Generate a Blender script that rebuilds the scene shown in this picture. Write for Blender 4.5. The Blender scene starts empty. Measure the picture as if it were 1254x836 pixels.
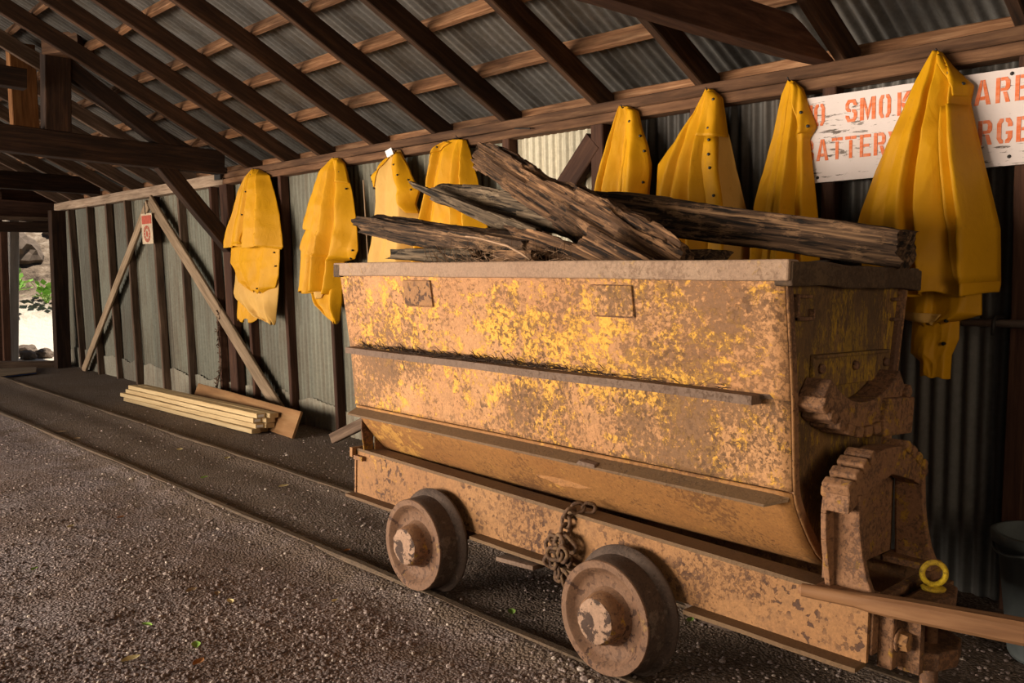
import bpy, math, random
from mathutils import Vector, Matrix, noise, Euler
random.seed(7)
PI = math.pi
C = bpy.context.scene.collection
SC = bpy.context.scene

# ------------------------------------------------------------------ node helpers
class NT:
    def __init__(s, name):
        s.m = bpy.data.materials.new(name); s.m.use_nodes = True
        s.t = s.m.node_tree; s.t.nodes.clear()
        s.out = s.n('ShaderNodeOutputMaterial'); s.b = s.n('ShaderNodeBsdfPrincipled')
        s.l(s.b.outputs[0], s.out.inputs[0])
        s.tc = s.n('ShaderNodeTexCoord'); s.co = s.tc.outputs['Object']
    def n(s, k): return s.t.nodes.new(k)
    def l(s, a, b): s.t.links.new(a, b)
    def put(s, sock, v):
        if hasattr(v, 'is_output') or isinstance(v, bpy.types.NodeSocket): s.l(v, sock)
        else: sock.default_value = v
    def math(s, op, a, b=0.0, clamp=False):
        k = s.n('ShaderNodeMath'); k.operation = op; k.use_clamp = clamp
        s.put(k.inputs[0], a); s.put(k.inputs[1], b); return k.outputs[0]
    def vmath(s, op, a, b):
        k = s.n('ShaderNodeVectorMath'); k.operation = op
        s.put(k.inputs[0], a); s.put(k.inputs[1], b); return k.outputs[0]
    def scale(s, v, sc): return s.vmath('MULTIPLY', v, sc)
    def rnd_offset(s, v):
        o = s.n('ShaderNodeObjectInfo'); k = s.n('ShaderNodeCombineXYZ')
        r = s.math('MULTIPLY', o.outputs['Random'], 37.0)
        s.l(r, k.inputs[0]); s.l(r, k.inputs[1]); s.l(s.math('MULTIPLY', r, 1.7), k.inputs[2])
        return s.vmath('ADD', v, k.outputs[0])
    def objrand(s): return s.n('ShaderNodeObjectInfo').outputs['Random']
    def noise(s, v, sc=5, det=6, rough=.55, dist=0.0):
        k = s.n('ShaderNodeTexNoise'); s.l(v, k.inputs['Vector'])
        k.inputs['Scale'].default_value = sc; k.inputs['Detail'].default_value = det
        k.inputs['Roughness'].default_value = rough; k.inputs['Distortion'].default_value = dist
        return k.outputs[0]
    def vor(s, v, sc=20, feat='F1', out='Distance', rnd=1.0):
        k = s.n('ShaderNodeTexVoronoi'); k.feature = feat; s.l(v, k.inputs['Vector'])
        k.inputs['Scale'].default_value = sc; k.inputs['Randomness'].default_value = rnd
        return k.outputs[out]
    def ramp(s, f, stops, interp='LINEAR'):
        k = s.n('ShaderNodeValToRGB'); s.l(f, k.inputs[0]); e = k.color_ramp.elements
        k.color_ramp.interpolation = interp
        while len(e) < len(stops): e.new(.5)
        for i, (p, c) in enumerate(stops):
            e[i].position = p; e[i].color = (c, c, c, 1) if isinstance(c, (int, float)) else (*c, 1)
        return k.outputs[0]
    def mix(s, f, a, b, mode='MIX'):
        k = s.n('ShaderNodeMix'); k.data_type = 'RGBA'; k.blend_type = mode
        s.put(k.inputs[0], f)
        for i, v in ((6, a), (7, b)):
            if isinstance(v, tuple): v = (*v, 1) if len(v) == 3 else v
            s.put(k.inputs[i], v)
        return k.outputs[2]
    def bump(s, h, st=.3, d=.01, prev=None):
        k = s.n('ShaderNodeBump'); k.inputs['Strength'].default_value = st; k.inputs['Distance'].default_value = d
        s.l(h, k.inputs['Height'])
        if prev is not None: s.l(prev, k.inputs['Normal'])
        return k.outputs[0]
    def fin(s, col, rough=.8, nrm=None, metal=0.0, spec=.35):
        s.put(s.b.inputs['Base Color'], (*col, 1) if isinstance(col, tuple) and len(col) == 3 else col)
        s.put(s.b.inputs['Roughness'], rough); s.b.inputs['Metallic'].default_value = metal
        s.b.inputs['Specular IOR Level'].default_value = spec
        if nrm is not None: s.l(nrm, s.b.inputs['Normal'])
        return s.m

def wood(name, dark, mid, light, g=1.0, bump=.35, rough=.85, stain=.6, ac=22, crack=0.0):
    """grain runs along the object's local X"""
    t = NT(name); v = t.rnd_offset(t.co)
    a = t.noise(t.scale(v, (1.6*g, ac*g, ac*g)), 1.6, 9, .62, .4)
    b = t.noise(t.scale(v, (.9, 3.0, 3.0)), 1.3, 5, .6)
    c = t.ramp(a, [(.28, dark), (.5, mid), (.72, light)])
    if crack:
        k1 = t.noise(t.scale(v, (2.2, 34, 34)), 1.4, 6, .6, .3)
        cm = t.ramp(k1, [(.40, crack), (.46, 0.0)]); c = t.mix(cm, c, tuple(x*.25 for x in dark))
        ch = t.noise(t.scale(v, (5, 16, 16)), 1.5, 8, .75)
        c = t.mix(t.math('MULTIPLY', t.ramp(ch, [(.54, 0.0), (.62, 1.0)]), .55), c, light)
        a = t.math('SUBTRACT', t.math('ADD', a, t.math('MULTIPLY', ch, .6)), t.math('MULTIPLY', cm, .5))
    r = t.math('ADD', t.math('MULTIPLY', t.objrand(), .5), .72)
    k = t.mix(1.0, c, t.ramp(b, [(.3, (1-stain,)*3), (.62, (1.0, 1.0, 1.0))]), 'MULTIPLY')
    cr = t.n('ShaderNodeHueSaturation'); t.l(k, cr.inputs['Color']); t.l(r, cr.inputs['Value'])
    return t.fin(cr.outputs[0], rough, t.bump(a, bump, .006), spec=.25)

def rust(name, tan, yellow, brown, ymin=.53, bmin=.5, dark=1.0, pits=.5, stretch=(1, 1, 1), dirt=0.0, ysc=19.0, psc=52):
    t = NT(name); v = t.scale(t.co, stretch)
    lo = t.noise(v, 2.3, 5, .55)
    base = t.mix(t.ramp(lo, [(.36, 0.0), (.64, 1.0)]), tan, tuple(x*y for x, y in zip(tan, (.86, .80, .78))))
    md = t.noise(t.vmath('ADD', v, (1.3, 8.1, 2.2)), 22, 10, .76)
    base = t.mix(t.ramp(md, [(.44, 0.0), (.66, .7)]), base, tuple(x*.45+y*.55 for x, y in zip(tan, brown)))
    y1 = t.noise(v, ysc, 12, .76, .25); y2 = t.noise(v, 1.7, 4, .5)
    ym = t.ramp(t.math('ADD', t.math('MULTIPLY', y1, .66), t.math('MULTIPLY', y2, .34)), [(ymin-.006, 0.0), (ymin+.016, 1.0)])
    c = t.mix(ym, base, yellow)
    b1 = t.noise(t.vmath('ADD', v, (9.1, 3.3, 5.7)), 58, 12, .76, .2); b2 = t.noise(t.vmath('ADD', v, (3.1, 7.3, 1.7)), 2.4, 5, .6)
    bm = t.ramp(t.math('ADD', t.math('MULTIPLY', b1, .58), t.math('MULTIPLY', b2, .42)), [(bmin-.005, 0.0), (bmin+.03, 1.0)])
    c = t.mix(t.math('MULTIPLY', bm, .82), c, brown)
    pn = t.noise(t.vmath('ADD', v, (5.5, 1.1, 2.9)), psc, 3, .55)
    pm = t.math('MULTIPLY', t.ramp(pn, [(.555, 0.0), (.585, 1.0)]), t.ramp(t.noise(v, 3.6, 4, .6), [(.42, 0.0), (.58, 1.0)]))
    c = t.mix(t.math('MULTIPLY', pm, pits), c, tuple(x*.8 for x in brown))
    fine = t.noise(v, 110, 5, .75)
    c = t.mix(.6, c, t.ramp(fine, [(.3, .55), (.7, 1.3)]), 'MULTIPLY')
    if dirt:
        d = t.noise(v, 3.0, 6, .6); c = t.mix(t.ramp(d, [(.4, 0.0), (.6, dirt)]), c, (.075, .045, .022))
    c = t.mix(1.0, c, (dark, dark, dark), 'MULTIPLY')
    h = t.math('SUBTRACT', t.math('MULTIPLY', ym, .45), t.math('ADD', t.math('MULTIPLY', bm, .5), t.math('MULTIPLY', pm, .6)))
    h = t.math('ADD', h, t.math('MULTIPLY', fine, .4))
    return t.fin(c, .74, t.bump(h, .5, .004), spec=.28)

M = {}
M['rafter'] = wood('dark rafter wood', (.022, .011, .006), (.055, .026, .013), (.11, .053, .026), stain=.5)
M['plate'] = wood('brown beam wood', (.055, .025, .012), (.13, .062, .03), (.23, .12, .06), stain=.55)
M['plate_lit'] = wood('painted lit beam wood', (.24, .16, .10), (.46, .32, .22), (.62, .46, .33), stain=.35)  # paler than the rest of the plate: light falling there is painted in
M['purlin'] = wood('orange purlin wood', (.08, .032, .014), (.20, .094, .043), (.36, .20, .105), stain=.75, ac=30)
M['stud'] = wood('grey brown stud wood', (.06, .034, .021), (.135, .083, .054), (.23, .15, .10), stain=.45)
M['stud_lit'] = wood('painted lit stud wood', (.13, .085, .058), (.24, .165, .115), (.38, .27, .19), stain=.35)  # tone raised to paint in light on the stud fronts; unused
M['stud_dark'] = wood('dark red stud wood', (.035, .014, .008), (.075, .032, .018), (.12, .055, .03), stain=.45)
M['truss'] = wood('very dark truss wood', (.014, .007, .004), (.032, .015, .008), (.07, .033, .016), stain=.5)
M['truss_lit'] = wood('painted lit truss wood', (.14, .05, .014), (.3, .12, .035), (.42, .19, .06), stain=.5)  # truss wood with the light on the post put into its colour
M['brace'] = wood('weathered tan brace', (.22, .145, .085), (.38, .26, .16), (.52, .37, .24), stain=.35)
M['lumber'] = wood('fresh pale lumber', (.38, .25, .115), (.50, .355, .18), (.57, .42, .23), g=.7, bump=.08, stain=.12, rough=.6)
M['ply'] = wood('orange brown board', (.22, .105, .04), (.30, .15, .06), (.36, .20, .085), g=.6, bump=.1, stain=.3)
M['timber'] = wood('rotten timber', (.014, .008, .005), (.075, .040, .021), (.32, .18, .09), g=.8, bump=1.0, stain=.8, ac=60, crack=.9)
M['timber2'] = wood('rotten red timber', (.022, .011, .006), (.105, .053, .026), (.36, .19, .09), g=.8, bump=1.0, stain=.8, ac=55, crack=.9)
M['timber_grey'] = wood('grey weathered timber', (.028, .019, .012), (.12, .082, .05), (.30, .21, .13), g=.9, bump=1.0, stain=.6, ac=55, crack=.9)
M['handle'] = wood('smooth handle wood', (.12, .052, .022), (.21, .10, .044), (.29, .15, .07), g=.8, bump=.12, stain=.35, rough=.6)
M['rail'] = rust('buried rail', (.135, .088, .052), (.12, .08, .046), (.07, .045, .028), pits=.3)
RT, RY, RB = (.47, .236, .098), (.64, .325, .048), (.155, .076, .034)
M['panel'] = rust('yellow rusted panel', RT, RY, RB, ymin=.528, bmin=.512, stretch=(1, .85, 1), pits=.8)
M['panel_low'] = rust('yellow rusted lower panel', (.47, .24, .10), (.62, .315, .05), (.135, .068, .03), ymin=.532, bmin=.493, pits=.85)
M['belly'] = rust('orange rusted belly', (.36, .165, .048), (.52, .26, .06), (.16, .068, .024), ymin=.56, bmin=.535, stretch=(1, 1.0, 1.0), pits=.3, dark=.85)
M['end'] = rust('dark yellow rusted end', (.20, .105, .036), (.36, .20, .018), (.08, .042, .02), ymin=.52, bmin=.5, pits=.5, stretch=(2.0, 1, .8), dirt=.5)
M['rim'] = rust('grey brown rim', (.30, .195, .125), (.36, .22, .10), (.20, .12, .078), ymin=.57, bmin=.56, pits=.25)
M['rim_dark'] = rust('dark rim', (.10, .06, .03), (.12, .075, .02), (.05, .027, .014), ymin=.56, bmin=.5)
M['frame'] = rust('rusted frame', (.30, .148, .056), (.38, .19, .045), (.09, .04, .02), ymin=.60, bmin=.535, pits=1.0, psc=30)
M['cast'] = rust('rusted casting', (.24, .118, .055), (.30, .155, .02), (.085, .042, .024), ymin=.565, bmin=.5, pits=.6)
M['wheel'] = rust('rusted wheel', (.175, .094, .052), (.21, .115, .045), (.07, .033, .019), ymin=.6, bmin=.535, pits=1.0, psc=36)
M['tread'] = rust('dark tread', (.085, .056, .040), (.13, .09, .065), (.045, .028, .02), ymin=.58, bmin=.52, pits=.4)
M['ledge'] = rust('dirty ledge', (.155, .098, .066), (.17, .10, .06), (.09, .05, .03), ymin=.6, bmin=.55, pits=.3)
M['lowledge'] = rust('dusty brown ledge', (.14, .080, .036), (.16, .09, .04), (.085, .045, .022), ymin=.6, bmin=.58, pits=.2)
M['chain'] = rust('rusty chain', (.13, .07, .036), (.16, .09, .04), (.06, .03, .018), pits=.6)

def hubmat():
    t = NT('flaking hub paint'); v = t.co
    a = t.noise(v, 16, 8, .7, .4)
    c = t.mix(t.ramp(a, [(.5, 0.0), (.53, 1.0)]), (.30, .18, .115), (.05, .025, .015))
    b = t.noise(v, 60, 5, .7)
    c = t.mix(.6, c, t.ramp(b, [(.3, .5), (.7, 1.3)]), 'MULTIPLY')
    return t.fin(c, .8, t.bump(a, .7, .012))
M['hub'] = hubmat()

def galv(name, base, rusty, axis, bright=1.0, rustamt=.5):
    """corrugated sheet; streaks run along the given axis"""
    t = NT(name); s = [7.0, 7.0, 7.0]; s['XYZ'.index(axis)] = .5
    v = t.co
    st = t.noise(t.scale(v, tuple(s)), 2.2, 7, .65)
    lo = t.noise(v, .9, 4, .6)
    sp = t.noise(v, 35, 6, .7)
    sep = t.n('ShaderNodeSeparateXYZ'); t.l(v, sep.inputs[0])
    cell = t.math('FLOOR', t.math('DIVIDE', sep.outputs[1], .66))
    wn = t.n('ShaderNodeTexWhiteNoise'); wn.noise_dimensions = '1D'; t.l(cell, wn.inputs['W'])
    c = t.mix(t.ramp(t.math('ADD', t.math('MULTIPLY', st, .6), t.math('MULTIPLY', lo, .4)), [(.42, 0.0), (.62, rustamt)]), base, rusty)
    c = t.mix(1.0, c, t.ramp(wn.outputs[0], [(0.0, .62*bright), (1.0, 1.1*bright)]), 'MULTIPLY')
    c = t.mix(.5, c, t.ramp(sp, [(.3, .6), (.7, 1.25)]), 'MULTIPLY')
    return t.fin(c, .62, t.bump(sp, .12, .003), metal=.25, spec=.4)
M['roof'] = galv('roof sheet', (.17, .160, .148), (.095, .074, .052), 'X', 1.0, .7)
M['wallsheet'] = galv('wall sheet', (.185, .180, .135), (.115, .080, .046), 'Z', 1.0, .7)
M['shadesheet'] = galv('shade painted sheet', (.105, .098, .088), (.06, .042, .03), 'Z', 1.0, .7)  # same wall sheeting, darkened in colour to stand for shade
M['palesheet'] = galv('pale sheet', (.44, .40, .30), (.33, .26, .16), 'Z', 1.05, .35)
M['basesheet'] = galv('base sheet', (.29, .265, .20), (.17, .11, .065), 'Z', 1.0, .6)

def coat(name, base, dirt, pale=False):
    t = NT(name); v = t.rnd_offset(t.co)
    a = t.noise(v, 2.2, 5, .6); b = t.noise(v, 26, 6, .65)
    c = t.mix(t.ramp(a, [(.4, 0.0), (.68, .55)]), base, dirt)
    c = t.mix(t.ramp(b, [(.62, 0.0), (.72, .35)]), c, tuple(x*.6 for x in dirt))
    cr = t.noise(t.scale(v, (1, 1, .6)), 9, 4, .55, 1.2)
    h = t.math('ADD', t.math('MULTIPLY', cr, 1.0), t.math('MULTIPLY', t.noise(v, 300, 2, .5), .03))
    return t.fin(c, .58 if not pale else .65, t.bump(h, .35, .012), spec=.2)
M['coat'] = coat('yellow rubber coat', (.58, .278, .004), (.42, .185, .004))
M['lining'] = coat('pale peach lining', (.56, .325, .085), (.46, .245, .045), True)
M['snap'] = NT('black snap').fin((.008, .008, .008), .4)
def flat(name, col, rough=.8, bump=None):
    t = NT(name)
    if not bump: return t.fin(col, rough)
    n = t.noise(t.co, bump, 6, .65)
    return t.fin(t.mix(1.0, col, t.ramp(n, [(.3, .65), (.7, 1.15)]), 'MULTIPLY'), rough, t.bump(n, .3, .005))
def signmat():
    t = NT('white peeling sign paint'); v = t.co
    a = t.noise(t.scale(v, (1, 2.5, 14)), 3.2, 9, .72, .3); b = t.noise(v, 2.5, 4, .5)
    m = t.math('ADD', t.math('MULTIPLY', a, .7), t.math('MULTIPLY', b, .3))
    c = t.mix(t.ramp(m, [(.575, 0.0), (.60, 1.0)]), (.66, .57, .54), (.10, .075, .06))
    c = t.mix(t.ramp(t.noise(v, 5, 5, .6), [(.45, 0.0), (.7, .3)]), c, (.55, .45, .40))
    return t.fin(c, .7, t.bump(m, .25, .004))
M['sign'] = signmat()
def lettermat():
    t = NT('faded orange stencil paint'); v = t.co
    a = t.noise(t.scale(v, (1, 2, 10)), 6, 8, .7)
    c = t.mix(t.ramp(a, [(.42, 0.0), (.75, .5)]), (.66, .135, .03), (.78, .50, .36))
    return t.fin(c, .75)
M['letter'] = lettermat()
M['bucket'] = flat('grey plastic', (.10, .112, .11), .5, 8)
M['pipe'] = flat('brown grey pipe', (.16, .12, .10), .55, 14)
M['iron'] = flat('black iron', (.02, .015, .012), .6, 20)
M['yring'] = rust('worn yellow ring', (.50, .32, .02), (.62, .42, .02), (.12, .07, .02), ymin=.5, bmin=.56, pits=.3)
M['tag'] = flat('cream tag', (.62, .47, .32), .8, 12)
M['tagred'] = flat('red print', (.50, .10, .06), .8, 30)
M['tagwhite'] = flat('white paper', (.78, .76, .74), .6)
M['twig'] = flat('pale twig', (.36, .22, .13), .85, 30)
M['needles'] = flat('dark dead needles', (.035, .018, .009), .95, 60)
M['dirtfill'] = flat('black dirt', (.03, .018, .011), .95, 25)
M['leaf_g'] = flat('green leaf', (.26, .44, .08), .6, 20)
M['leaf_y'] = flat('yellow leaf', (.75, .62, .30), .6, 20)
M['leaf_t'] = flat('tan leaf', (.36, .25, .14), .8, 20)
M['leaf_o'] = flat('orange leaf', (.42, .17, .05), .8, 20)
M['blue'] = flat('blue edge', (.03, .07, .25), .7)
M['plyfloor'] = wood('dusty ply', (.14, .095, .055), (.20, .14, .085), (.26, .19, .12), g=.5, bump=.1, stain=.3)
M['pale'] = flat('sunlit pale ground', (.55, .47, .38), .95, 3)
def bankmat():
    t = NT('sun painted earth bank'); a = t.noise(t.co, 1.1, 8, .7); b = t.noise(t.co, 5, 8, .7)
    c = t.ramp(t.math('ADD', t.math('MULTIPLY', a, .6), t.math('MULTIPLY', b, .4)), [(.38, (.035, .022, .014)), (.5, (.20, .145, .10)), (.62, (.42, .34, .26))])
    sp = t.n('ShaderNodeSeparateXYZ'); t.l(t.co, sp.inputs[0])
    zz = t.math('ADD', sp.outputs[2], t.math('MULTIPLY', t.math('SUBTRACT', b, .5), 1.2))
    c = t.mix(t.ramp(zz, [(.55, 1.0), (.95, 0.0)]), c, (.60, .53, .44))  # lower slope painted pale for glaring sun, upper slope left brown as shaded
    return t.fin(c, .95, t.bump(b, .8, .1))
M['bank'] = bankmat()
M['rock'] = flat('rock', (.13, .095, .07), .95, 9)
M['plant'] = flat('bright leaves', (.22, .42, .07), .6, 6)
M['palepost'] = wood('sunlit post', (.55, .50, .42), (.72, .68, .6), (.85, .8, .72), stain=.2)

def groundmat():
    t = NT('gravel ground'); v = t.co
    d = t.vor(v, 78); cc = t.vor(v, 78, out='Color')
    d2 = t.vor(v, 160); lo = t.noise(v, .8, 5, .6); mid = t.noise(v, 5, 6, .65)
    sc = t.n('ShaderNodeSeparateColor'); t.l(cc, sc.inputs[0])
    base = t.ramp(sc.outputs[0], [(0.0, (.15, .113, .110)), (.5, (.275, .215, .208)), (.9, (.41, .335, .325)), (1.0, (.58, .49, .46))])
    dust = t.ramp(t.math('ADD', t.math('MULTIPLY', lo, .6), t.math('MULTIPLY', mid, .4)), [(.42, 0.0), (.56, .8)])
    c = t.mix(dust, base, (.20, .132, .098))
    # dustier and browner between the rails
    sep = t.n('ShaderNodeSeparateXYZ'); t.l(v, sep.inputs[0])
    f = t.ramp(t.math('ADD', t.math('MULTIPLY', sep.outputs[0], .2), t.math('MULTIPLY', t.math('SUBTRACT', mid, .5), .25)), [(.37, 0.0), (.47, .72)])
    c = t.mix(f, c, (.17, .122, .084))
    c = t.mix(1.0, c, t.ramp(d, [(0.0, 1.2), (.8, .45)]), 'MULTIPLY')
    h = t.math('ADD', t.math('MULTIPLY', t.math('SUBTRACT', .6, d), 1.0), t.math('MULTIPLY', t.math('SUBTRACT', .6, d2), .35))
    return t.fin(c, .9, t.bump(h, .9, .008), spec=.2)
M['ground'] = groundmat()
def pebmat():
    t = NT('pebble'); g = t.n('ShaderNodeNewGeometry')
    c = t.ramp(g.outputs['Random Per Island'], [(0.0, (.10, .073, .063)), (.55, (.21, .158, .140)), (.9, (.32, .25, .22)), (1.0, (.48, .40, .33))])
    return t.fin(c, .85, spec=.25)
M['pebble'] = pebmat()

# ------------------------------------------------------------------ object helpers
def obj(name, verts, faces, mat, parent=None, loc=None, smooth=False):
    L = Vector(loc) if loc is not None else (Vector(parent['o']) if parent is not None and 'o' in parent else Vector((0, 0, 0)))
    me = bpy.data.meshes.new(name)
    me.from_pydata([tuple(Vector(v) - L) for v in verts], [], faces)
    me.update()
    if smooth:
        me.polygons.foreach_set('use_smooth', [True]*len(me.polygons))
    for m in (mat if isinstance(mat, (list, tuple)) else [mat]): me.materials.append(m)
    o = bpy.data.objects.new(name, me); C.objects.link(o)
    if parent is not None:
        o.parent = parent
        o['o'] = list(L)
        root = parent
        if list(parent['o']) != list(L): o.location = L - Vector(parent['o'])
    else:
        o.location = L; o['o'] = list(L)
    return o
def tag(o, label, cat, group=None, kind=None):
    o['label'] = label; o['category'] = cat
    if group: o['group'] = group
    if kind: o['kind'] = kind
    return o
def struct(o): o['kind'] = 'structure'; return o
def thing(name, label, cat, loc, group=None):
    o = bpy.data.objects.new(name, None); C.objects.link(o); o.location = loc; o['o'] = list(loc)
    o.empty_display_size = .1
    return tag(o, label, cat, group)
def smooth_angle(o, ang=35):
    me = o.data
    me.polygons.foreach_set('use_smooth', [True]*len(me.polygons))
    try: me.set_sharp_from_angle(angle=math.radians(ang))
    except Exception: pass
    return o
def bevel(o, w=.004, seg=2, ang=40):
    b = o.modifiers.new('bevel', 'BEVEL'); b.width = w; b.segments = seg; b.limit_method = 'ANGLE'; b.angle_limit = math.radians(ang)
    return o
class MB:
    def __init__(s): s.v = []; s.f = []
    def add(s, v, f):
        k = len(s.v); s.v += [tuple(x) for x in v]; s.f += [tuple(i+k for i in q) for q in f]; return s
    def box(s, x0, x1, y0, y1, z0, z1):
        v = [(x, y, z) for x in (x0, x1) for y in (y0, y1) for z in (z0, z1)]
        return s.add(v, [(0, 1, 3, 2), (4, 6, 7, 5), (0, 4, 5, 1), (2, 3, 7, 6), (0, 2, 6, 4), (1, 5, 7, 3)])
    def hexa(s, p):  # 8 points: bottom 4 (ccw), top 4
        return s.add(p, [(3, 2, 1, 0), (4, 5, 6, 7), (0, 1, 5, 4), (1, 2, 6, 5), (2, 3, 7, 6), (3, 0, 4, 7)])
    def tube(s, pts, r, n=10, closed=False):
        pts = [Vector(p) for p in pts]; m = len(pts); rings = []
        up = Vector((0, 0, 1)); prev = None
        for i, p in enumerate(pts):
            a = pts[(i-1) % m] if closed or i > 0 else p; b = pts[(i+1) % m] if closed or i < m-1 else p
            d = (b-a).normalized()
            if prev is None:
                u = d.cross(up); u = u if u.length > 1e-4 else d.cross(Vector((1, 0, 0)))
            else: u = prev - d*prev.dot(d)
            u.normalize(); prev = u; w = d.cross(u)
            rr = r[i] if isinstance(r, (list, tuple)) else r
            rings.append([p + (u*math.cos(2*PI*k/n) + w*math.sin(2*PI*k/n))*rr for k in range(n)])
        v = [q for rg in rings for q in rg]; f = []
        for i in range(m if closed else m-1):
            j = (i+1) % m
            for k in range(n): f.append((i*n+k, i*n+(k+1) % n, j*n+(k+1) % n, j*n+k))
        if not closed: f += [tuple(range(n-1, -1, -1)), tuple((m-1)*n+k for k in range(n))]
        return s.add(v, f)
    def lathe(s, prof, c, n=48, axis='X', cap=True):
        """prof: (offset along axis, radius)"""
        v = []; f = []
        for (h, r) in prof:
            for k in range(n):
                a, b = r*math.cos(2*PI*k/n), r*math.sin(2*PI*k/n)
                p = {'X': (h, a, b), 'Y': (a, h, b), 'Z': (a, b, h)}[axis]
                v.append((c[0]+p[0], c[1]+p[1], c[2]+p[2]))
        for i in range(len(prof)-1):
            for k in range(n): f.append((i*n+k, i*n+(k+1) % n, (i+1)*n+(k+1) % n, (i+1)*n+k))
        if cap: f += [tuple(range(n-1, -1, -1)), tuple((len(prof)-1)*n+k for k in range(n))]
        return s.add(v, f)
    def prism(s, poly, axis, a0, a1):
        n = len(poly)
        def P(p, a): return {'X': (a, p[0], p[1]), 'Y': (p[0], a, p[1]), 'Z': (p[0], p[1], a)}[axis]
        v = [P(p, a0) for p in poly] + [P(p, a1) for p in poly]
        f = [tuple(range(n-1, -1, -1)), tuple(range(n, 2*n))] + [(i, (i+1) % n, n+(i+1) % n, n+i) for i in range(n)]
        return s.add(v, f)
    def build(s, name, mat, parent=None, loc=None, smooth=False): return obj(name, s.v, s.f, mat, parent, loc, smooth)

def beam(name, p0, p1, w, h, mat, parent=None, up=(0, 0, 1), wob=.004, taper=1.0, chamfer=.006, seg=None):
    """timber from p0 to p1 (centre line), w across, h along up; local X is the grain"""
    p0, p1 = Vector(p0), Vector(p1); d = p1-p0; Ln = d.length; x = d.normalized(); u = Vector(up)
    y = u.cross(x).normalized(); z = x.cross(y)
    n = seg or max(2, int(Ln/.25)); c = chamfer; v = []; f = []
    sec = [(-w/2+c, -h/2), (w/2-c, -h/2), (w/2, -h/2+c), (w/2, h/2-c), (w/2-c, h/2), (-w/2+c, h/2), (-w/2, h/2-c), (-w/2, -h/2+c)]
    sd = random.random()*100
    for i in range(n+1):
        t = i/n; k = 1+(taper-1)*t
        oy = noise.noise((t*Ln*1.1, sd, 0))*wob; oz = noise.noise((t*Ln*1.1, sd, 9))*wob
        for (a, b) in sec: v.append((t*Ln, a*k+oy, b*k+oz))
    for i in range(n):
        for k in range(8): f.append((i*8+k, i*8+(k+1) % 8, (i+1)*8+(k+1) % 8, (i+1)*8+k))
    f += [tuple(range(7, -1, -1)), tuple(n*8+k for k in range(8))]
    me = bpy.data.meshes.new(name); me.from_pydata(v, [], f); me.update(); me.materials.append(mat)
    o = bpy.data.objects.new(name, me); C.objects.link(o)
    m = Matrix((x, y, z)).transposed().to_4x4(); m.translation = p0
    if parent is not None:
        o.parent = parent; m.translation = p0 - Vector(parent['o'])
    o.matrix_local = m; o['o'] = list(p0)
    return o

# ------------------------------------------------------------------ setting
LEAN = .06
def wx(z, X=4.2): return X - LEAN*z
TAN = math.tan(.445)
def rz(x, off=0): return 2.52 + TAN*(4.05-x) + off

def gz(x, y):
    rl = 2.304-.0165*max(0, y-3.0); rf = 3.05-.012*max(0, y-4.7)
    e = .026*(math.exp(-((x-rl+.01)/.09)**2)+math.exp(-((x-rf-.02)/.10)**2)) + .018*math.exp(-((x-(rl+rf)/2-.02)/.28)**2)
    return .012*noise.noise((x*1.3, y*1.3, 0)) + .006*noise.noise((x*4.1, y*4.1, 3)) + .004 + e
def make_floor():
    v = []; f = []; nx, ny = 260, 260
    xs = [-4.2 + 8.75*(i/nx) for i in range(nx+1)]; ys = [-3.2 + 18.6*(j/ny) for j in range(ny+1)]
    for y in ys:
        for x in xs: v.append((x, y, gz(x, y)))
    for j in range(ny):
        for i in range(nx): a = j*(nx+1)+i; f.append((a, a+1, a+nx+2, a+nx+1))
    o = obj('floor', v, f, M['ground'], smooth=True); struct(o)
make_floor()
struct(MB().box(-30, -4.15, -20, 40, -.3, -.02).build('ground_outside', M['pale']))
struct(MB().box(-4.15, 30, 15.35, 17.0, -.3, .02).build('ground_beyond_doorway', M['pale']))

def corrug(name, O, along, across, L, Wd, mat, pitch=.07, amp=.009, nl=2, top_wave=0.0, jit=0.0):
    """sheet: origin O, long direction vector (ribs), across vector; ribs wave along normal"""
    O = Vector(O); a = Vector(along).normalized(); b = Vector(across).normalized(); nrm = a.cross(b).normalized()
    n = int(Wd/pitch*8); v = []; f = []
    for i in range(nl+1):
        for k in range(n+1):
            s = k/n*Wd; t = i/nl*L
            if top_wave and i == nl: t += top_wave*noise.noise((s*3.0, O.x+O.y, 2))
            v.append(O + a*t + b*s + nrm*(amp*math.sin(2*PI*s/pitch) + (jit*noise.noise((s*1.4, t*1.2, O.y)) if jit else 0)))
    for i in range(nl):
        for k in range(n): q = i*(n+1)+k; f.append((q, q+1, q+n+2, q+n+1))
    return obj(name, v, f, mat, smooth=True)

# roof: near slope (seen) and far slope (behind the camera's view)
ca, sa = math.cos(.445), math.sin(.445)
roofsheet = corrug('ceiling', (4.75, -3.2, rz(4.75, .285)), (-ca, 0, sa), (0, 1, 0), 4.75/ca, 18.6, M['roof'], nl=3, amp=.012)
struct(roofsheet)
struct(MB().hexa([(-4.6, -3.2, rz(4.6, .28)), (0, -3.2, rz(0, .28)), (0, 15.4, rz(0, .28)), (-4.6, 15.4, rz(4.6, .28)),
                  (-4.6, -3.2, rz(4.6, .30)), (0, -3.2, rz(0, .30)), (0, 15.4, rz(0, .30)), (-4.6, 15.4, rz(4.6, .30))]).build('ceiling_far_slope', M['roof']))
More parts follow.
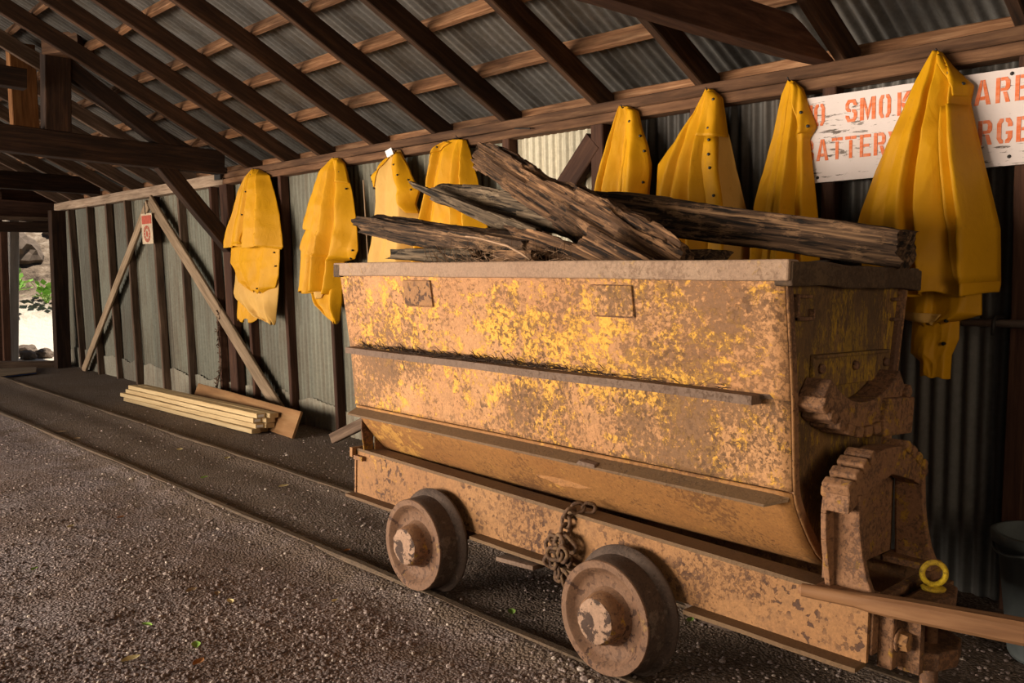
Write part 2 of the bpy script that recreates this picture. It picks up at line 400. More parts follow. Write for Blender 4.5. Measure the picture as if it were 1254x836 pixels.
# long wall: corrugated sheets outside the studs
lw = Vector((-LEAN, 0, 1)).normalized()
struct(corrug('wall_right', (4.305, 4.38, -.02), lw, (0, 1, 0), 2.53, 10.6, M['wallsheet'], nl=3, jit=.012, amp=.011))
struct(corrug('wall_right_near', (4.305, -3.2, -.02), lw, (0, 1, 0), 2.53, 7.6, M['shadesheet'], nl=3, jit=.012, amp=.011))  # shade of the near end is put into this sheet's colour
struct(corrug('wall_right_base', (4.285, 5.2, -.05), lw, (0, 1, 0), .33, 9.7, M['basesheet'], nl=2, top_wave=.07, jit=.03))
struct(corrug('wall_right_pale_sheet', (wx(1.1, 4.283), 3.66, 1.1), lw, (0, 1, 0), 1.3, .80, M['palesheet'], nl=2, pitch=.062))
struct(MB().box(-4.6, 4.4, -3.3, -3.2, -.1, 4.7).build('wall_back', M['stud']))
# far end wall with the doorway at its right corner
endw = MB().box(-4.6, 3.43, 15.0, 15.06, -.1, 2.66).box(3.43, 4.5, 15.0, 15.06, 2.24, 2.55)
endw.box(-4.6, 4.4, 15.25, 15.3, 2.34, 4.7)
struct(endw.build('wall_end', M['stud_dark']))
struct(beam('door_1_lintel', (3.2, 14.92, 2.13), (4.25, 14.92, 2.17), .12, .16, M['truss']))
struct(beam('door_1_lintel_cap', (3.0, 14.85, 2.255), (4.15, 14.85, 2.285), .15, .055, M['stud']))
struct(beam('door_1_jamb', (3.45, 14.95, 0.0), (3.43, 14.95, 2.1), .09, .10, M['stud_dark']))
struct(beam('door_1_sill', (2.2, 14.8, .09), (4.1, 14.5, .05), .14, .10, M['stud']))
tag(beam('corner_post', (4.07, 14.35, -.05), (3.96, 14.15, 2.38), .20, .17, M['truss'], up=(0, 1, 0)),
    'thick dark upright post at the right side of the bright doorway', 'post')

# wall plate: two boards, one on the other
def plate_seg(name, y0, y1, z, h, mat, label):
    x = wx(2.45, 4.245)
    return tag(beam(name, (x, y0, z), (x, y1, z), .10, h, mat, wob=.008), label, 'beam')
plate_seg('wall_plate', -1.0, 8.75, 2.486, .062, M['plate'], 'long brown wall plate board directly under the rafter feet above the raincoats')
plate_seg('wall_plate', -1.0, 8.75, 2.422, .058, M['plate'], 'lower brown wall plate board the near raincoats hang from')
plate_seg('wall_plate', 8.76, 14.6, 2.45, .12, M['plate_lit'], 'stretch of wall plate painted pale as if lit, running to the doorway corner')
tag(beam('eave_board', (4.24, -1, 2.583), (4.24, 14.8, 2.583), .05, .06, M['purlin'], wob=.008), 'reddish eave board closing the gap between rafter feet above the wall plate', 'board')

# studs: (Y of far edge, width along Y, material)
studs = [(13.98, .05, 'stud', 'first stud from the dark corner post by the doorway'),
 (13.17, .05, 'stud', 'second stud from the corner post, behind the foot of the left tan brace'),
 (12.40, .05, 'stud', 'third stud from the doorway corner post'),
 (11.66, .05, 'stud', 'fourth stud from the doorway corner post, behind the left tan brace'),
 (10.76, .05, 'stud', 'stud under the peak of the two tan braces, behind the red printed tag'),
 (9.97, .05, 'stud', 'stud just right of the brace peak, seen above the stacked lumber'),
 (9.12, .05, 'stud_dark', 'dark stud left of the knee brace post'),
 (8.86, .17, 'stud_dark', 'wide dark wall post carrying the knee brace of the truss'),
 (8.36, .05, 'stud_dark', 'stud directly behind the leftmost raincoat'),
 (7.60, .05, 'stud_dark', 'stud between the two leftmost raincoats'),
 (6.77, .05, 'stud_dark', 'stud behind the second raincoat with its foot left of the ore cart'),
 (5.86, .05, 'stud_dark', 'stud behind the pale raincoat turned inside out'),
 (5.15, .05, 'stud_dark', 'stud behind the raincoat left of the upright rotten timber'),
 (4.44, .07, 'stud_dark', 'stud at the left edge of the pale wall sheet'),
 (3.64, .10, 'stud_dark', 'stud at the right edge of the pale wall sheet'),
 (2.90, .05, 'stud_dark', 'stud behind the wide raincoat with a folded sleeve'),
 (2.12, .07, 'stud_dark', 'stud below the left end of the white sign'),
 (1.25, .08, 'stud_dark', 'stud at the right picture edge crossing behind the pipe rail')]
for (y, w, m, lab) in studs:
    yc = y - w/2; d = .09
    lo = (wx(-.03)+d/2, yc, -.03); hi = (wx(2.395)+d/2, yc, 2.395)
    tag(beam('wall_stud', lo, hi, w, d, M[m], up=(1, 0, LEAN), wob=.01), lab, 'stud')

# two tan braces nailed over the studs
def wallbeam(name, a, b, w, d, mat, X=4.185):
    return beam(name, (wx(a[1], X), a[0], a[1]), (wx(b[1], X), b[0], b[1]), d, w, mat, up=(0, .5, .5) if a[0] > b[0] else (0, -.5, .5))
tag(wallbeam('diagonal_brace', (13.75, .0), (10.80, 2.30), .13, .035, M['brace']), 'weathered tan diagonal board leaning right up the wall from the corner post', 'brace')
tag(wallbeam('diagonal_brace', (7.72, .10), (10.72, 2.34), .15, .035, M['brace'], 4.18), 'weathered tan diagonal board falling right behind the stacked lumber', 'brace')
tag(wallbeam('diagonal_brace', (4.55, 1.35), (3.62, 2.30), .15, .06, M['stud_dark'], 4.23), 'short dark diagonal brace crossing the pale wall sheet', 'brace')

# rafters
rys = [.47, 1.275, 2.06, 2.865, 3.638, 4.47, 5.22, 6.04, 6.875, 7.50, 8.25, 9.05, 9.85, 10.65, 11.45, 12.2, 13.0, 13.8, 14.5]
names = {.47: 'rafter nearest the camera, beyond the white sign', 1.275: 'rafter at the top right picture corner above the large raincoat', 2.06: 'rafter whose foot meets the end of the near tie beam',
 2.865: 'rafter landing right above the wide raincoat near the sign', 3.638: 'rafter landing just left of the raincoat beside the pale wall sheet', 4.47: 'rafter landing above the rotten upright timber',
 5.22: 'rafter landing left of the raincoat behind the upright timber', 6.04: 'rafter landing above the pale inside out raincoat', 6.875: 'rafter landing between the second raincoat and the pale one',
 7.5: 'rafter landing just right of the leftmost raincoat', 8.25: 'rafter landing left of the leftmost raincoat beside the dark truss', 9.05: 'first rafter beyond the dark truss, seen under its brace', 9.85: 'second rafter beyond the dark truss',
 10.65: 'third rafter beyond the dark truss, above the brace peak', 11.45: 'fourth rafter beyond the dark truss', 12.2: 'fifth rafter beyond the dark truss, at the far tie beam', 13.0: 'sixth rafter beyond the dark truss', 13.8: 'seventh rafter beyond the dark truss', 14.5: 'last rafter against the far gable'}
for y in rys:
    off = .07/ca
    a = (4.45, y-.03, rz(4.45, off)); b = (0, y-.03, rz(0, off))
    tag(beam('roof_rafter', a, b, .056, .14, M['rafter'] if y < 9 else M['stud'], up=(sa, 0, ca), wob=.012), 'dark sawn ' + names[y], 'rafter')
px_ = [3.86, 3.43, 3.03, 2.6, 2.17, 1.73, 1.3, .85, .4]
pn = ['lowest', 'second lowest', 'third lowest', 'fourth lowest', 'fifth lowest', 'sixth lowest', 'seventh lowest', 'eighth lowest', 'highest']
for i, x in enumerate(px_):
    off = (.14+.05)/ca
    tag(beam('roof_purlin', (x, -2.9, rz(x, off)), (x, 15.2, rz(x, off)), .04, .10, M['purlin'], up=(sa, 0, ca), wob=.02, seg=60),
        f'orange brown purlin under the roof sheets, {pn[i]} above the wall', 'purlin')

# far truss
ty = 8.72
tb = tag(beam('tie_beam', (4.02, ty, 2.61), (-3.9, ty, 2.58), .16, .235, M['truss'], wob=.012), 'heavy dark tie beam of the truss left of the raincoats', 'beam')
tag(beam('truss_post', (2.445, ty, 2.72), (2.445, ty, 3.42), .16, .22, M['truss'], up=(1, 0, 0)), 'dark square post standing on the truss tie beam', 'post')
tag(beam('truss_post', (2.31, ty+.45, 2.55), (2.27, ty+.45, 3.55), .13, .22, M['truss_lit'], up=(1, 0, 0)), 'orange lit post just behind the dark truss post', 'post')  # orange is painted in as if the post were lit
tag(beam('bolster_block', (2.40, ty-.02, 3.46), (2.60, ty-.35, 3.48), .20, .17, M['plate']), 'stub timber block on top of the dark truss post', 'block')
tag(beam('collar_beam', (2.17, ty-.1, 3.12), (-2.2, ty-.1, 3.14), .14, .17, M['truss']), 'dark collar beam ending beside the truss post painted orange as if lit', 'beam')
tag(beam('truss_strut', (2.50, ty, 3.34), (3.62, ty, 2.63), .14, .15, M['truss'], up=(.5, 0, .8)), 'sloping dark strut from truss post down to the tie beam', 'strut')
tag(beam('knee_brace', (3.40, ty, 2.53), (4.12, ty, 1.74), .13, .15, M['truss'], up=(.5, 0, .5)), 'dark knee brace from the tie beam down to the wall post', 'brace')
tag(beam('tie_beam', (4.02, 12.5, 2.62), (-3.9, 12.5, 2.55), .16, .22, M['truss'], wob=.012), 'dark tie beam further away near the doorway', 'beam')
tpv = []; tpf = []
tsec = [(4.07, 2.512, 2.522), (3.95, 2.505, 2.575), (3.80, 2.500, 2.645), (3.72, 2.498, 2.672), (3.2, 2.492, 2.668), (2.6, 2.494, 2.672), (2.0, 2.49, 2.668), (1.4, 2.492, 2.67), (.8, 2.49, 2.67)]
for (x_, zb_, zt_) in tsec:
    y_ = 2.068+.10*(4.07-x_)
    tpv += [(x_, y_, zb_), (x_, y_+.10, zb_), (x_, y_+.10, zt_), (x_, y_, zt_)]
for i in range(len(tsec)-1):
    for k in range(4): tpf.append((i*4+k, (i+1)*4+k, (i+1)*4+(k+1) % 4, i*4+(k+1) % 4))
tpf += [(0, 1, 2, 3), tuple((len(tsec)-1)*4+k for k in (3, 2, 1, 0))]
tag(bevel(obj('tie_beam', tpv, tpf, M['stud_dark'], loc=(2.4, 2.2, 2.5)), .006), 'dark near tie beam crossing the top of the picture above the raincoats', 'beam')
for y in (-2, 2.2, 6, 9.5, 12.5, 15):
    struct(beam('trim_%d' % (int(y)+3), (-4.0, y, 0), (-4.0, y, 2.7), .16, .16, M['stud']))

# ------------------------------------------------------------------ rails
def rail(name, pts, label):
    v = []; f = []; n = len(pts)
    sec = [(0, -.06), (0, .030), (.008, .040), (.040, .040), (.048, .030), (.048, -.06)]
    P = []
    for i in range(n-1):
        (x0, y0), (x1, y1) = pts[i], pts[i+1]
        for k in range(12): P.append((x0+(x1-x0)*k/12, y0+(y1-y0)*k/12))
    P.append(pts[-1]); m = len(sec)
    for (x, y) in P:
        for (a, b) in sec: v.append((x+a, y, b + .004*noise.noise((x*2, y*2.3, b*9))))
    for i in range(len(P)-1):
        for k in range(m-1): f.append((i*m+k, i*m+k+1, (i+1)*m+k+1, (i+1)*m+k))
    f += [tuple(range(m)), tuple((len(P)-1)*m+k for k in range(m-1, -1, -1))]
    tag(obj(name, v, f, M['rail'], loc=(pts[0][0], pts[0][1], 0)), label, 'rail')
rail('track_rail', [(2.312, -2.5), (2.304, 2.0), (2.294, 3.5), (2.247, 5.8), (2.165, 9.7), (2.02, 14.6)], 'half buried rusty rail under the near cart wheels')
rail('track_rail', [(3.05, -2.5), (3.05, 4.7), (3.03, 6.8), (2.99, 9.5), (2.95, 12.6), (2.92, 14.4)], 'half buried rail under the far wheels, running past the lumber')

# ------------------------------------------------------------------ ore cart
CX, CY = 2.72, 2.475
cart = thing('mine_cart', 'rusty yellow steel ore cart on four flanged wheels, heaped with old timbers', 'cart', (CX, CY, 0))
YL, YR = 3.66, 1.29
prof = [(2.300, 1.45), (2.318, 1.35), (2.337, 1.245), (2.352, 1.15), (2.365, 1.074), (2.379, .95), (2.390, .85), (2.395, .795)]
low = [(2.398, .79), (2.412, .755), (2.436, .715), (2.47, .670), (2.51, .622), (2.555, .575), (2.61, .535), (2.665, .512), (CX, .505)]
def skin(name, pr, y0, y1, mat, amp=.006, ny=44, parent=cart, th=.012, sd=0.0):
    v = []; f = []; m = []
    for i in range(len(pr)-1):
        for k in range(3): t = k/3; m.append((pr[i][0]*(1-t)+pr[i+1][0]*t, pr[i][1]*(1-t)+pr[i+1][1]*t))
    m.append(pr[-1]); n = len(m)
    for j in range(ny+1):
        y = y0+(y1-y0)*j/ny
        for i, (x, z) in enumerate(m):
            e = min(1, 6*min(j, ny-j)/ny) if 0 < j < ny else 0
            d = amp*(noise.noise((y*2.1, z*2.6, sd)) + .4*noise.noise((y*6, z*6, sd+4)))*e
            v.append((x-d, y, z))
    for j in range(ny):
        for i in range(n-1): a = j*n+i; f.append((a, a+1, a+n+1, a+n))
    o = obj(name, v, f, mat, parent, smooth=True)
    s = o.modifiers.new('thick', 'SOLIDIFY'); s.thickness = th; s.offset = -1 if y0 < y1 else 1
    return o
mir = lambda pr: [(2*CX-x, z) for x, z in pr]
skin('front_panel', prof[:5], YL, YR, M['panel'], sd=1.0)
skin('lower_panel', prof[4:], YL, YR, M['panel_low'], sd=3.0)
skin('curved_belly', low, YL, YR, M['belly'], amp=.003, sd=5.0)
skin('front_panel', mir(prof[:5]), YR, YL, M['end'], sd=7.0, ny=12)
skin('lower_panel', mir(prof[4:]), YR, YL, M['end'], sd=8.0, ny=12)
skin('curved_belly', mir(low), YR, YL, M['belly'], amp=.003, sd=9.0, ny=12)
half = prof[:-1] + low
ring = half + [(2*CX-x, z) for x, z in reversed(half[:-1])]
inset = [(CX+(x-CX)*.985, z+.006) for x, z in ring]
for (y, nm) in ((YR+.012, 'near'), (YL-.014, 'far')):
    MB().prism(inset, 'Y', y, y+.014).build('end_panel', M['end'], cart)
# raised edge strips following the body profile at both ends
def edge_strip(y0, y1, out):
    v = []; f = []; n = len(ring)
    for i, (x, z) in enumerate(ring):
        a = Vector(ring[max(0, i-1)]); b = Vector(ring[min(n-1, i+1)]); d = (b-a).normalized(); nr = Vector((d.y, -d.x))
        if (Vector((x, z))-Vector((CX, 1.0))).dot(nr) < 0: nr = -nr
        wv = .004*noise.noise((i*.9, y0, 0))
        o_ = Vector((x, z))+nr*(out+wv); q = Vector((x, z))-nr*(.030+wv)
        v += [(o_.x, y0, o_.y), (q.x, y0, q.y), (q.x, y1, q.y), (o_.x, y1, o_.y)]
    for i in range(n-1):
        for k in range(4): f.append((i*4+k, i*4+(k+1) % 4, (i+1)*4+(k+1) % 4, (i+1)*4+k))
    f += [(3, 2, 1, 0), tuple((n-1)*4+k for k in range(4))]
    bevel(obj('edge_strip', v, f, M['cast'], cart), .003)
edge_strip(YR-.006, YR+.014, .004); edge_strip(YL-.014, YL+.006, .004)
MB().tube([(x-.003 if x < CX else x, YR-.004, z) for x, z in ring], .006, 6).build('weld_bead', M['frame'], cart, smooth=True)
# rim
rx0, rx1 = 2.270, 3.19
def bar(name, x0, x1, y0, y1, z0, z1, mat, wob=.004, n=16, ax='Y'):
    v = []; f = []
    for i in range(n+1):
        t = i/n
        if ax == 'Y': c = [(x0, y0+(y1-y0)*t, z0), (x1, y0+(y1-y0)*t, z0), (x1, y0+(y1-y0)*t, z1), (x0, y0+(y1-y0)*t, z1)]
        else: c = [(x0+(x1-x0)*t, y0, z0), (x0+(x1-x0)*t, y1, z0), (x0+(x1-x0)*t, y1, z1), (x0+(x1-x0)*t, y0, z1)]
        d = wob*noise.noise((t*6, x0*9, y0*7)); e = wob*noise.noise((t*5, x0*9+4, y0*7))
        for p in c: v.append((p[0]+(d if ax == 'Y' else 0), p[1]+(0 if ax == 'Y' else d), p[2]+e))
    for i in range(n):
        for k in range(4): f.append((i*4+k, i*4+(k+1) % 4, (i+1)*4+(k+1) % 4, (i+1)*4+k))
    f += [(3, 2, 1, 0), tuple(n*4+k for k in range(4))]
    return bevel(obj(name, v, f, mat, cart), .006)
bar('rim', rx0, rx0+.06, 3.69, 1.265, 1.428, 1.491, M['rim'])
bar('rim', rx1-.06, rx1, 3.69, 1.265, 1.418, 1.486, M['rim_dark'])
bar('rim', rx0+.012, rx1, 1.255, 1.315, 1.412, 1.484, M['rim_dark'], .010, 20, 'X')
bar('rim', rx0, rx1, 3.63, 3.69, 1.425, 1.49, M['rim_dark'], .006, 12, 'X')
# ledges along the front
led = MB(); n = 30
for i in range(n):
    a = YL-.04+(1.385-YL+.04)*i/n; b = YL-.04+(1.385-YL+.04)*(i+1)/n
    w0 = .004*noise.noise((a*2, 0, 0)); w1 = .004*noise.noise((b*2, 0, 0))
    led.hexa([(2.298, a, 1.054+w0), (2.298, b, 1.054+w1), (2.372, b, 1.054+w1), (2.372, a, 1.054+w0),
              (2.298, a, 1.082+w0), (2.298, b, 1.082+w1), (2.372, b, 1.086+w1), (2.372, a, 1.086+w0)])
led.hexa([(2.345, 1.385, 1.07), (2.362, 1.30, 1.075), (2.372, 1.30, 1.075), (2.372, 1.385, 1.07), (2.345, 1.385, 1.084), (2.362, 1.30, 1.09), (2.372, 1.30, 1.09), (2.372, 1.385, 1.086)])
led.build('ledge', M['ledge'], cart)
pr2 = MB().prism([(2.396, .779), (2.340, .751), (2.340, .742), (2.40, .765)], 'Y', 1.355, YL)
pr2.hexa([(2.392, 1.355, .765), (2.340, 1.355, .742), (2.385, 1.30, .762), (2.394, 1.30, .766), (2.396, 1.355, .779), (2.340, 1.355, .751), (2.387, 1.30, .770), (2.396, 1.30, .779)])
pr2.build('lower_ledge', M['lowledge'], cart)
MB().hexa([(2.333, 2.03, .75), (2.333, 2.12, .75), (2.36, 2.12, .75), (2.36, 2.03, .75), (2.338, 2.035, .760), (2.336, 2.11, .764), (2.36, 2.115, .768), (2.36, 2.035, .764)]).build('bent_tab', M['ledge'], cart)
tf = []
for i in range(9):
    t = i/8; y = 2.50-.34*t; w_ = .012+.016*math.sin(PI*t)+.006*noise.noise((t*7, 0, 0))
    tf += [(2.492-.010*math.sin(PI*t), y, .640), (2.500-w_*.6, y, .640-w_*1.1)]
tfo = obj('torn_flap', tf, [(2*i, 2*i+1, 2*i+3, 2*i+2) for i in range(8)], M['belly'], cart)
m_ = tfo.modifiers.new('thick', 'SOLIDIFY'); m_.thickness = .005
# square lug plates
for (ya, yb, za, zb) in ((3.142, 2.946, 1.412, 1.302), (2.035, 1.848, 1.405, 1.300)):
    zs = lambda z: 2.300+(1.45-z)*.176
    g = MB().hexa([(zs(zb)-.022, ya, zb), (zs(zb)-.022, yb, zb), (zs(zb)+.02, yb, zb), (zs(zb)+.02, ya, zb),
                   (zs(za)-.022, ya, za), (zs(za)-.022, yb, za), (zs(za)+.02, yb, za), (zs(za)+.02, ya, za)])
    lug = bevel(g.build('patch_plate', M['frame'] if ya > 3 else M['panel_low'], cart), .003)
    bd = MB(); e = .004
    for (A, B) in (((ya, za), (yb, za)), ((yb, za), (yb, zb)), ((yb, zb), (ya, zb)), ((ya, zb), (ya, za))):
        bd.tube([(zs(A[1])-.010, A[0], A[1]), (zs(B[1])-.010, B[0], B[1])], .006, 6)
    bd.build('weld_bead', M['cast'], lug)
# fittings on the near end panel
ye = YR+.012
bevel(MB().box(2.366, 2.468, ye-.022, ye, 1.31, 1.322).box(2.366, 2.376, ye-.022, ye, 1.31, 1.39).box(2.462, 2.470, ye-.022, ye, 1.316, 1.345).box(2.366, 2.46, ye-.016, ye, 1.378, 1.388).build('end_lug', M['cast'], cart), .003)
for z_ in (1.30, 1.37): bevel(MB().box(3.04, 3.12, ye-.02, ye, z_, z_+.012).build('end_lug', M['cast'], cart), .003)
ang = bevel(MB().box(2.485, 3.01, ye-.016, ye, 1.10, 1.198).box(2.485, 3.005, ye-.028, ye, 1.192, 1.204).build('end_bar', M['end'], cart), .004)
for x in (2.524, 2.755, 2.983):
    MB().lathe([(-.014, .006), (-.012, .014), (0, .016)], (x, ye-.016, 1.160), 12, 'Y').build('rivet', M['cast'], ang, smooth=True)
# rocker gear on the body end
def arc_poly(cx, cz, r0, r1, a0, a1, n):
    return [(cx+r1*math.cos(a0+(a1-a0)*i/n), cz+r1*math.sin(a0+(a1-a0)*i/n)) for i in range(n+1)] + \
           [(cx+r0*math.cos(a1+(a0-a1)*i/n), cz+r0*math.sin(a1+(a0-a1)*i/n)) for i in range(n+1)]
for ys, s in ((YR, 1), (YL, -1)):
    y0, y1 = (ys-.085, ys+.01) if s == 1 else (ys-.01, ys+.03)
    zc, R, gx = 1.425, .484, 2.705
    rk = bevel(MB().prism(arc_poly(gx, zc, .375, R-.022, 1.5*PI-.70, 1.5*PI+.70, 18), 'Y', y0+.012, y1).build('rocker_gear', M['cast'], cart), .004)
    for i in range(11):
        a = 1.5*PI-.68+1.36*i/10
        u = Vector((math.cos(a), math.sin(a))); w = Vector((-u.y, u.x)); c = Vector((gx, zc))+u*(R-.014)
        p = [c-w*.024-u*.02, c+w*.024-u*.02, c+w*.019+u*.016, c-w*.019+u*.016]
        bevel(MB().prism([tuple(q) for q in p], 'Y', y0-.004, y1).build('gear_tooth', M['cast'], rk), .006)
bevel(MB().hexa([(2.80, 1.195, .93), (3.02, 1.195, .92), (3.02, 1.29, .92), (2.80, 1.29, .93), (2.82, 1.195, 1.055), (3.03, 1.195, 1.045), (3.03, 1.29, 1.045), (2.82, 1.29, 1.055)]).build('gear_block', M['cast'], cart), .008)
# fixed racks on pedestals
for ys, s, kf in ((1.205, 1, 1.0), (3.672, -1, .5)):
    def yy(d): return ys + s*d*kf
    rackmb = MB(); n = 14; pts = []
    top = [(2.43, .826), (2.475, .854), (2.52, .880), (2.565, .900), (2.615, .912), (2.665, .917), (2.72, .917), (2.775, .912), (2.825, .900), (2.87, .880), (2.915, .854), (2.96, .826)]
    poly = top + [(2.975, .75), (2.88, .79), (2.72, .83), (2.56, .80), (2.425, .75)]
    ra = bevel(rackmb.prism(poly, 'Y', min(yy(0), yy(-.075)), max(yy(0), yy(-.075))).build('gear_rack', M['cast'], cart), .004)
    for i in range(len(top)):
        if 3 < i < 8: continue
        x, z = top[i]; sg = 1 if x < 2.7 else -1
        d_ = Vector((.84, .54*sg)); n_ = Vector((-.54*sg, .84)); c = Vector((x, z))
        q = [c-d_*.021-n_*.014, c+d_*.021-n_*.014, c+d_*.017+n_*.022, c-d_*.017+n_*.022]
        bevel(MB().prism([tuple(k_) for k_ in q], 'Y', min(yy(.004), yy(-.082)), max(yy(.004), yy(-.082))).build('gear_tooth', M['cast'], ra), .006)
    wp = MB().prism([(2.50, .52), (2.68, .52), (2.665, .60), (2.66, .70), (2.675, .82), (2.50, .82)], 'Y', min(yy(.02), yy(.035)), max(yy(.02), yy(.035)))
    wp.build('web_plate', M['cast'], cart)
    MB().prism([(2.75, .52), (2.96, .52), (2.96, .82), (2.725, .82), (2.715, .70), (2.735, .60)], 'Y', min(yy(.02), yy(.035)), max(yy(.02), yy(.035))).build('web_plate', M['cast'], cart)
    for (xf, xb) in ((2.475, 2.50), (2.965, 2.94)):
        # flared upright: narrow at the top, wide foot, with a rib on its outer edge
        prf = [(.01, .80), (.008, .74), (.004, .66), (0, .58), (-.002, .515), (-.135, .515), (-.115, .56), (-.098, .63), (-.088, .70), (-.082, .80)]
        pd = MB().prism([(yy(a), z) for a, z in prf], 'X', min(xf, xb), max(xf, xb))
        pd2 = bevel(pd.build('pedestal', M['cast'], cart), .005)
        x0 = min(xf, xb)-.055; x1 = max(xf, xb)+.0
        rib = MB()
        for i in range(4):
            a, z = prf[i]; b_, z2 = prf[i+1]
            e0 = .055 - .02*abs(i-1.5)/1.5; e1 = .055 - .02*abs(i-.5)/1.5
            if xf > CX: rib.hexa([(x1+e1*.8, yy(b_+.004), z2), (xf-.02, yy(b_+.004), z2), (xf-.02, yy(b_-.014), z2), (x1+e1*.8, yy(b_-.014), z2), (x1+e0*.8, yy(a+.004), z), (xf-.02, yy(a+.004), z), (xf-.02, yy(a-.014), z), (x1+e0*.8, yy(a-.014), z)])
            else: rib.hexa([(xf-e1, yy(b_+.004), z2), (xb, yy(b_+.004), z2), (xb, yy(b_-.014), z2), (xf-e1, yy(b_-.014), z2), (xf-e0, yy(a+.004), z), (xb, yy(a+.004), z), (xb, yy(a-.014), z), (xf-e0, yy(a-.014), z)])
        bevel(rib.build('rib', M['cast'], pd2), .003)
        bevel(MB().box(min(xf, xb)-.05, max(xf, xb)+.02, min(yy(.02), yy(-.14)), max(yy(.02), yy(-.14)), .495, .518).build('foot', M['cast'], pd2), .004)
    if s == 1:
        bevel(MB().box(2.430, 2.475, yy(-.03), yy(.02), .785, .825).build('knob', M['frame'], ra), .012, 3)
        MB().lathe([(-.03, .0), (-.03, .028), (.0, .032), (.0, .0)], (3.01, yy(-.04), .80), 14, 'X').build('knob', M['cast'], ra, smooth=True)
# chassis
def ftop(y): return .498+(y-1.07)*.0165
for (xw, sgn, nm) in ((2.45, 1, 'front'), (2.99, -1, 'rear')):
    v = []; f = []; ny = 30
    for i in range(ny+1):
        y = 3.745+(1.07-3.745)*i/ny; b = .318+.008*noise.noise((y*3, xw, 0))*(.5); tp = ftop(y)
        d = .003*noise.noise((y*4, xw, 5))
        v += [(xw+d, y, b), (xw+sgn*.014+d, y, b), (xw+sgn*.014+d, y, tp), (xw+d, y, tp)]
    for i in range(ny):
        for k in range(4): f.append((i*4+k, i*4+(k+1) % 4, (i+1)*4+(k+1) % 4, (i+1)*4+k))
    f += [(3, 2, 1, 0), tuple(ny*4+k for k in range(4))]
    fr = obj('frame_rail', v, f, M['frame'], cart)
    g = MB()
    for i in range(24):
        a = 3.745+(1.07-3.745)*i/24; b = 3.745+(1.07-3.745)*(i+1)/24
        x0, x1 = sorted((xw-sgn*.004, xw+sgn*.095)); ja = .004*noise.noise((a*7, 1, xw)); jb = .004*noise.noise((b*7, 1, xw))
        g.hexa([(x0, a, ftop(a)-.004), (x1, a, ftop(a)-.004), (x1, b, ftop(b)-.004), (x0, b, ftop(b)-.004), (x0+ja, a, ftop(a)+.010), (x1, a, ftop(a)+.010), (x1, b, ftop(b)+.010), (x0+jb, b, ftop(b)+.010)])
    g.build('top_flange', M['lowledge'], fr)
    for (a, b) in ((3.76, 3.29), (2.78, 2.18), (1.67, 1.075)):
        g = MB(); x0, x1 = sorted((xw-sgn*.06, xw+sgn*.01)); m = 8
        for i in range(m):
            p = a+(b-a)*i/m; q = a+(b-a)*(i+1)/m
            jp = .006*noise.noise((p*9, xw, 2)); jq = .006*noise.noise((q*9, xw, 2))
            g.hexa([(x0+jp, p, .306), (x0+jq, q, .306), (x1, q, .306), (x1, p, .306), (x0+jp, p, .320), (x0+jq, q, .320), (x1, q, .320), (x1, p, .320)])
        g.build('bottom_flange', M['lowledge'], fr)
    # end caps of the channel
    g = MB(); x0, x1 = sorted((xw-sgn*.05, xw+sgn*.09))
    g.box(x0+.02, x1, 3.742, 3.764, ftop(3.74)-.035, ftop(3.74)+.014)
    g.box(xw-.006, xw+.02, 3.742, 3.756, .31, ftop(3.74)); g.build('end_plate', M['frame'], fr)
for y in (1.06, 3.70):
    bevel(MB().box(2.464, 2.976, y, y+.03, .34, .50).build('cross_member', M['cast'], cart), .004)
MB().box(2.47, 2.97, 2.3, 2.5, .33, .36).build('cross_member', M['cast'], cart)
bevel(MB().hexa([(2.36, 2.575, .268), (2.36, 2.36, .282), (2.55, 2.36, .282), (2.55, 2.575, .268), (2.36, 2.575, .286), (2.36, 2.36, .300), (2.55, 2.36, .300), (2.55, 2.575, .286)]).build('brake_step', M['ledge'], cart), .003)
MB().box(2.50, 2.54, 2.43, 2.50, .29, .34).build('step_bracket', M['cast'], cart)
# wheels
WP = [(.135, .06), (.135, .225), (.128, .233), (.118, .235), (.106, .229), (.098, .216), (.090, .2065), (.03, .203), (.004, .202), (-.001, .199), (-.001, .176), (.004, .169), (.022, .158), (.032, .142), (.033, .105), (.020, .095), (.0, .090)]
HP = [(.02, .094), (-.01, .090), (-.032, .085), (-.044, .078), (-.048, .066)]
def wheel(x, y, s):
    z = .242
    p = [(h*s, r) for h, r in WP]; cy = MB().lathe(p, (x, y, z), 64, 'X', cap=False)
    o = smooth_angle(cy.build('wheel', [M['wheel'], M['tread']], cart, loc=(x, y, z)), 32)
    n = 64
    for i, pl in enumerate(o.data.polygons):
        if i//n <= 7: pl.material_index = 1
    # hub boss with broken, flaking face
    hv = []; hf = []; m = 40; rings = HP + [(-.050, .045), (-.049, .02)]
    for j, (h, r) in enumerate(rings):
        for k in range(m):
            a = 2*PI*k/m; nn = noise.noise((math.cos(a)*2.2, math.sin(a)*2.2, x*3+y*5))
            rr = r*(1+.05*nn*(1 if j > 2 else .4)); hh = h*s - s*.008*max(0, noise.noise((math.cos(a)*r*40, math.sin(a)*r*40, y*9)))*(j > 2)
            hv.append((x+hh, y+rr*math.cos(a), z+rr*math.sin(a)))
    for j in range(len(rings)-1):
        for k in range(m): hf.append((j*m+k, j*m+(k+1) % m, (j+1)*m+(k+1) % m, (j+1)*m+k))
    hf.append(tuple((len(rings)-1)*m+k for k in range(m)))
    h = obj('hub', hv, hf, [M['cast'], M['hub']], o, loc=(x, y, z)); smooth_angle(h, 40)
    for i, pl in enumerate(h.data.polygons):
        if i >= 3*m: pl.material_index = 1
    return o
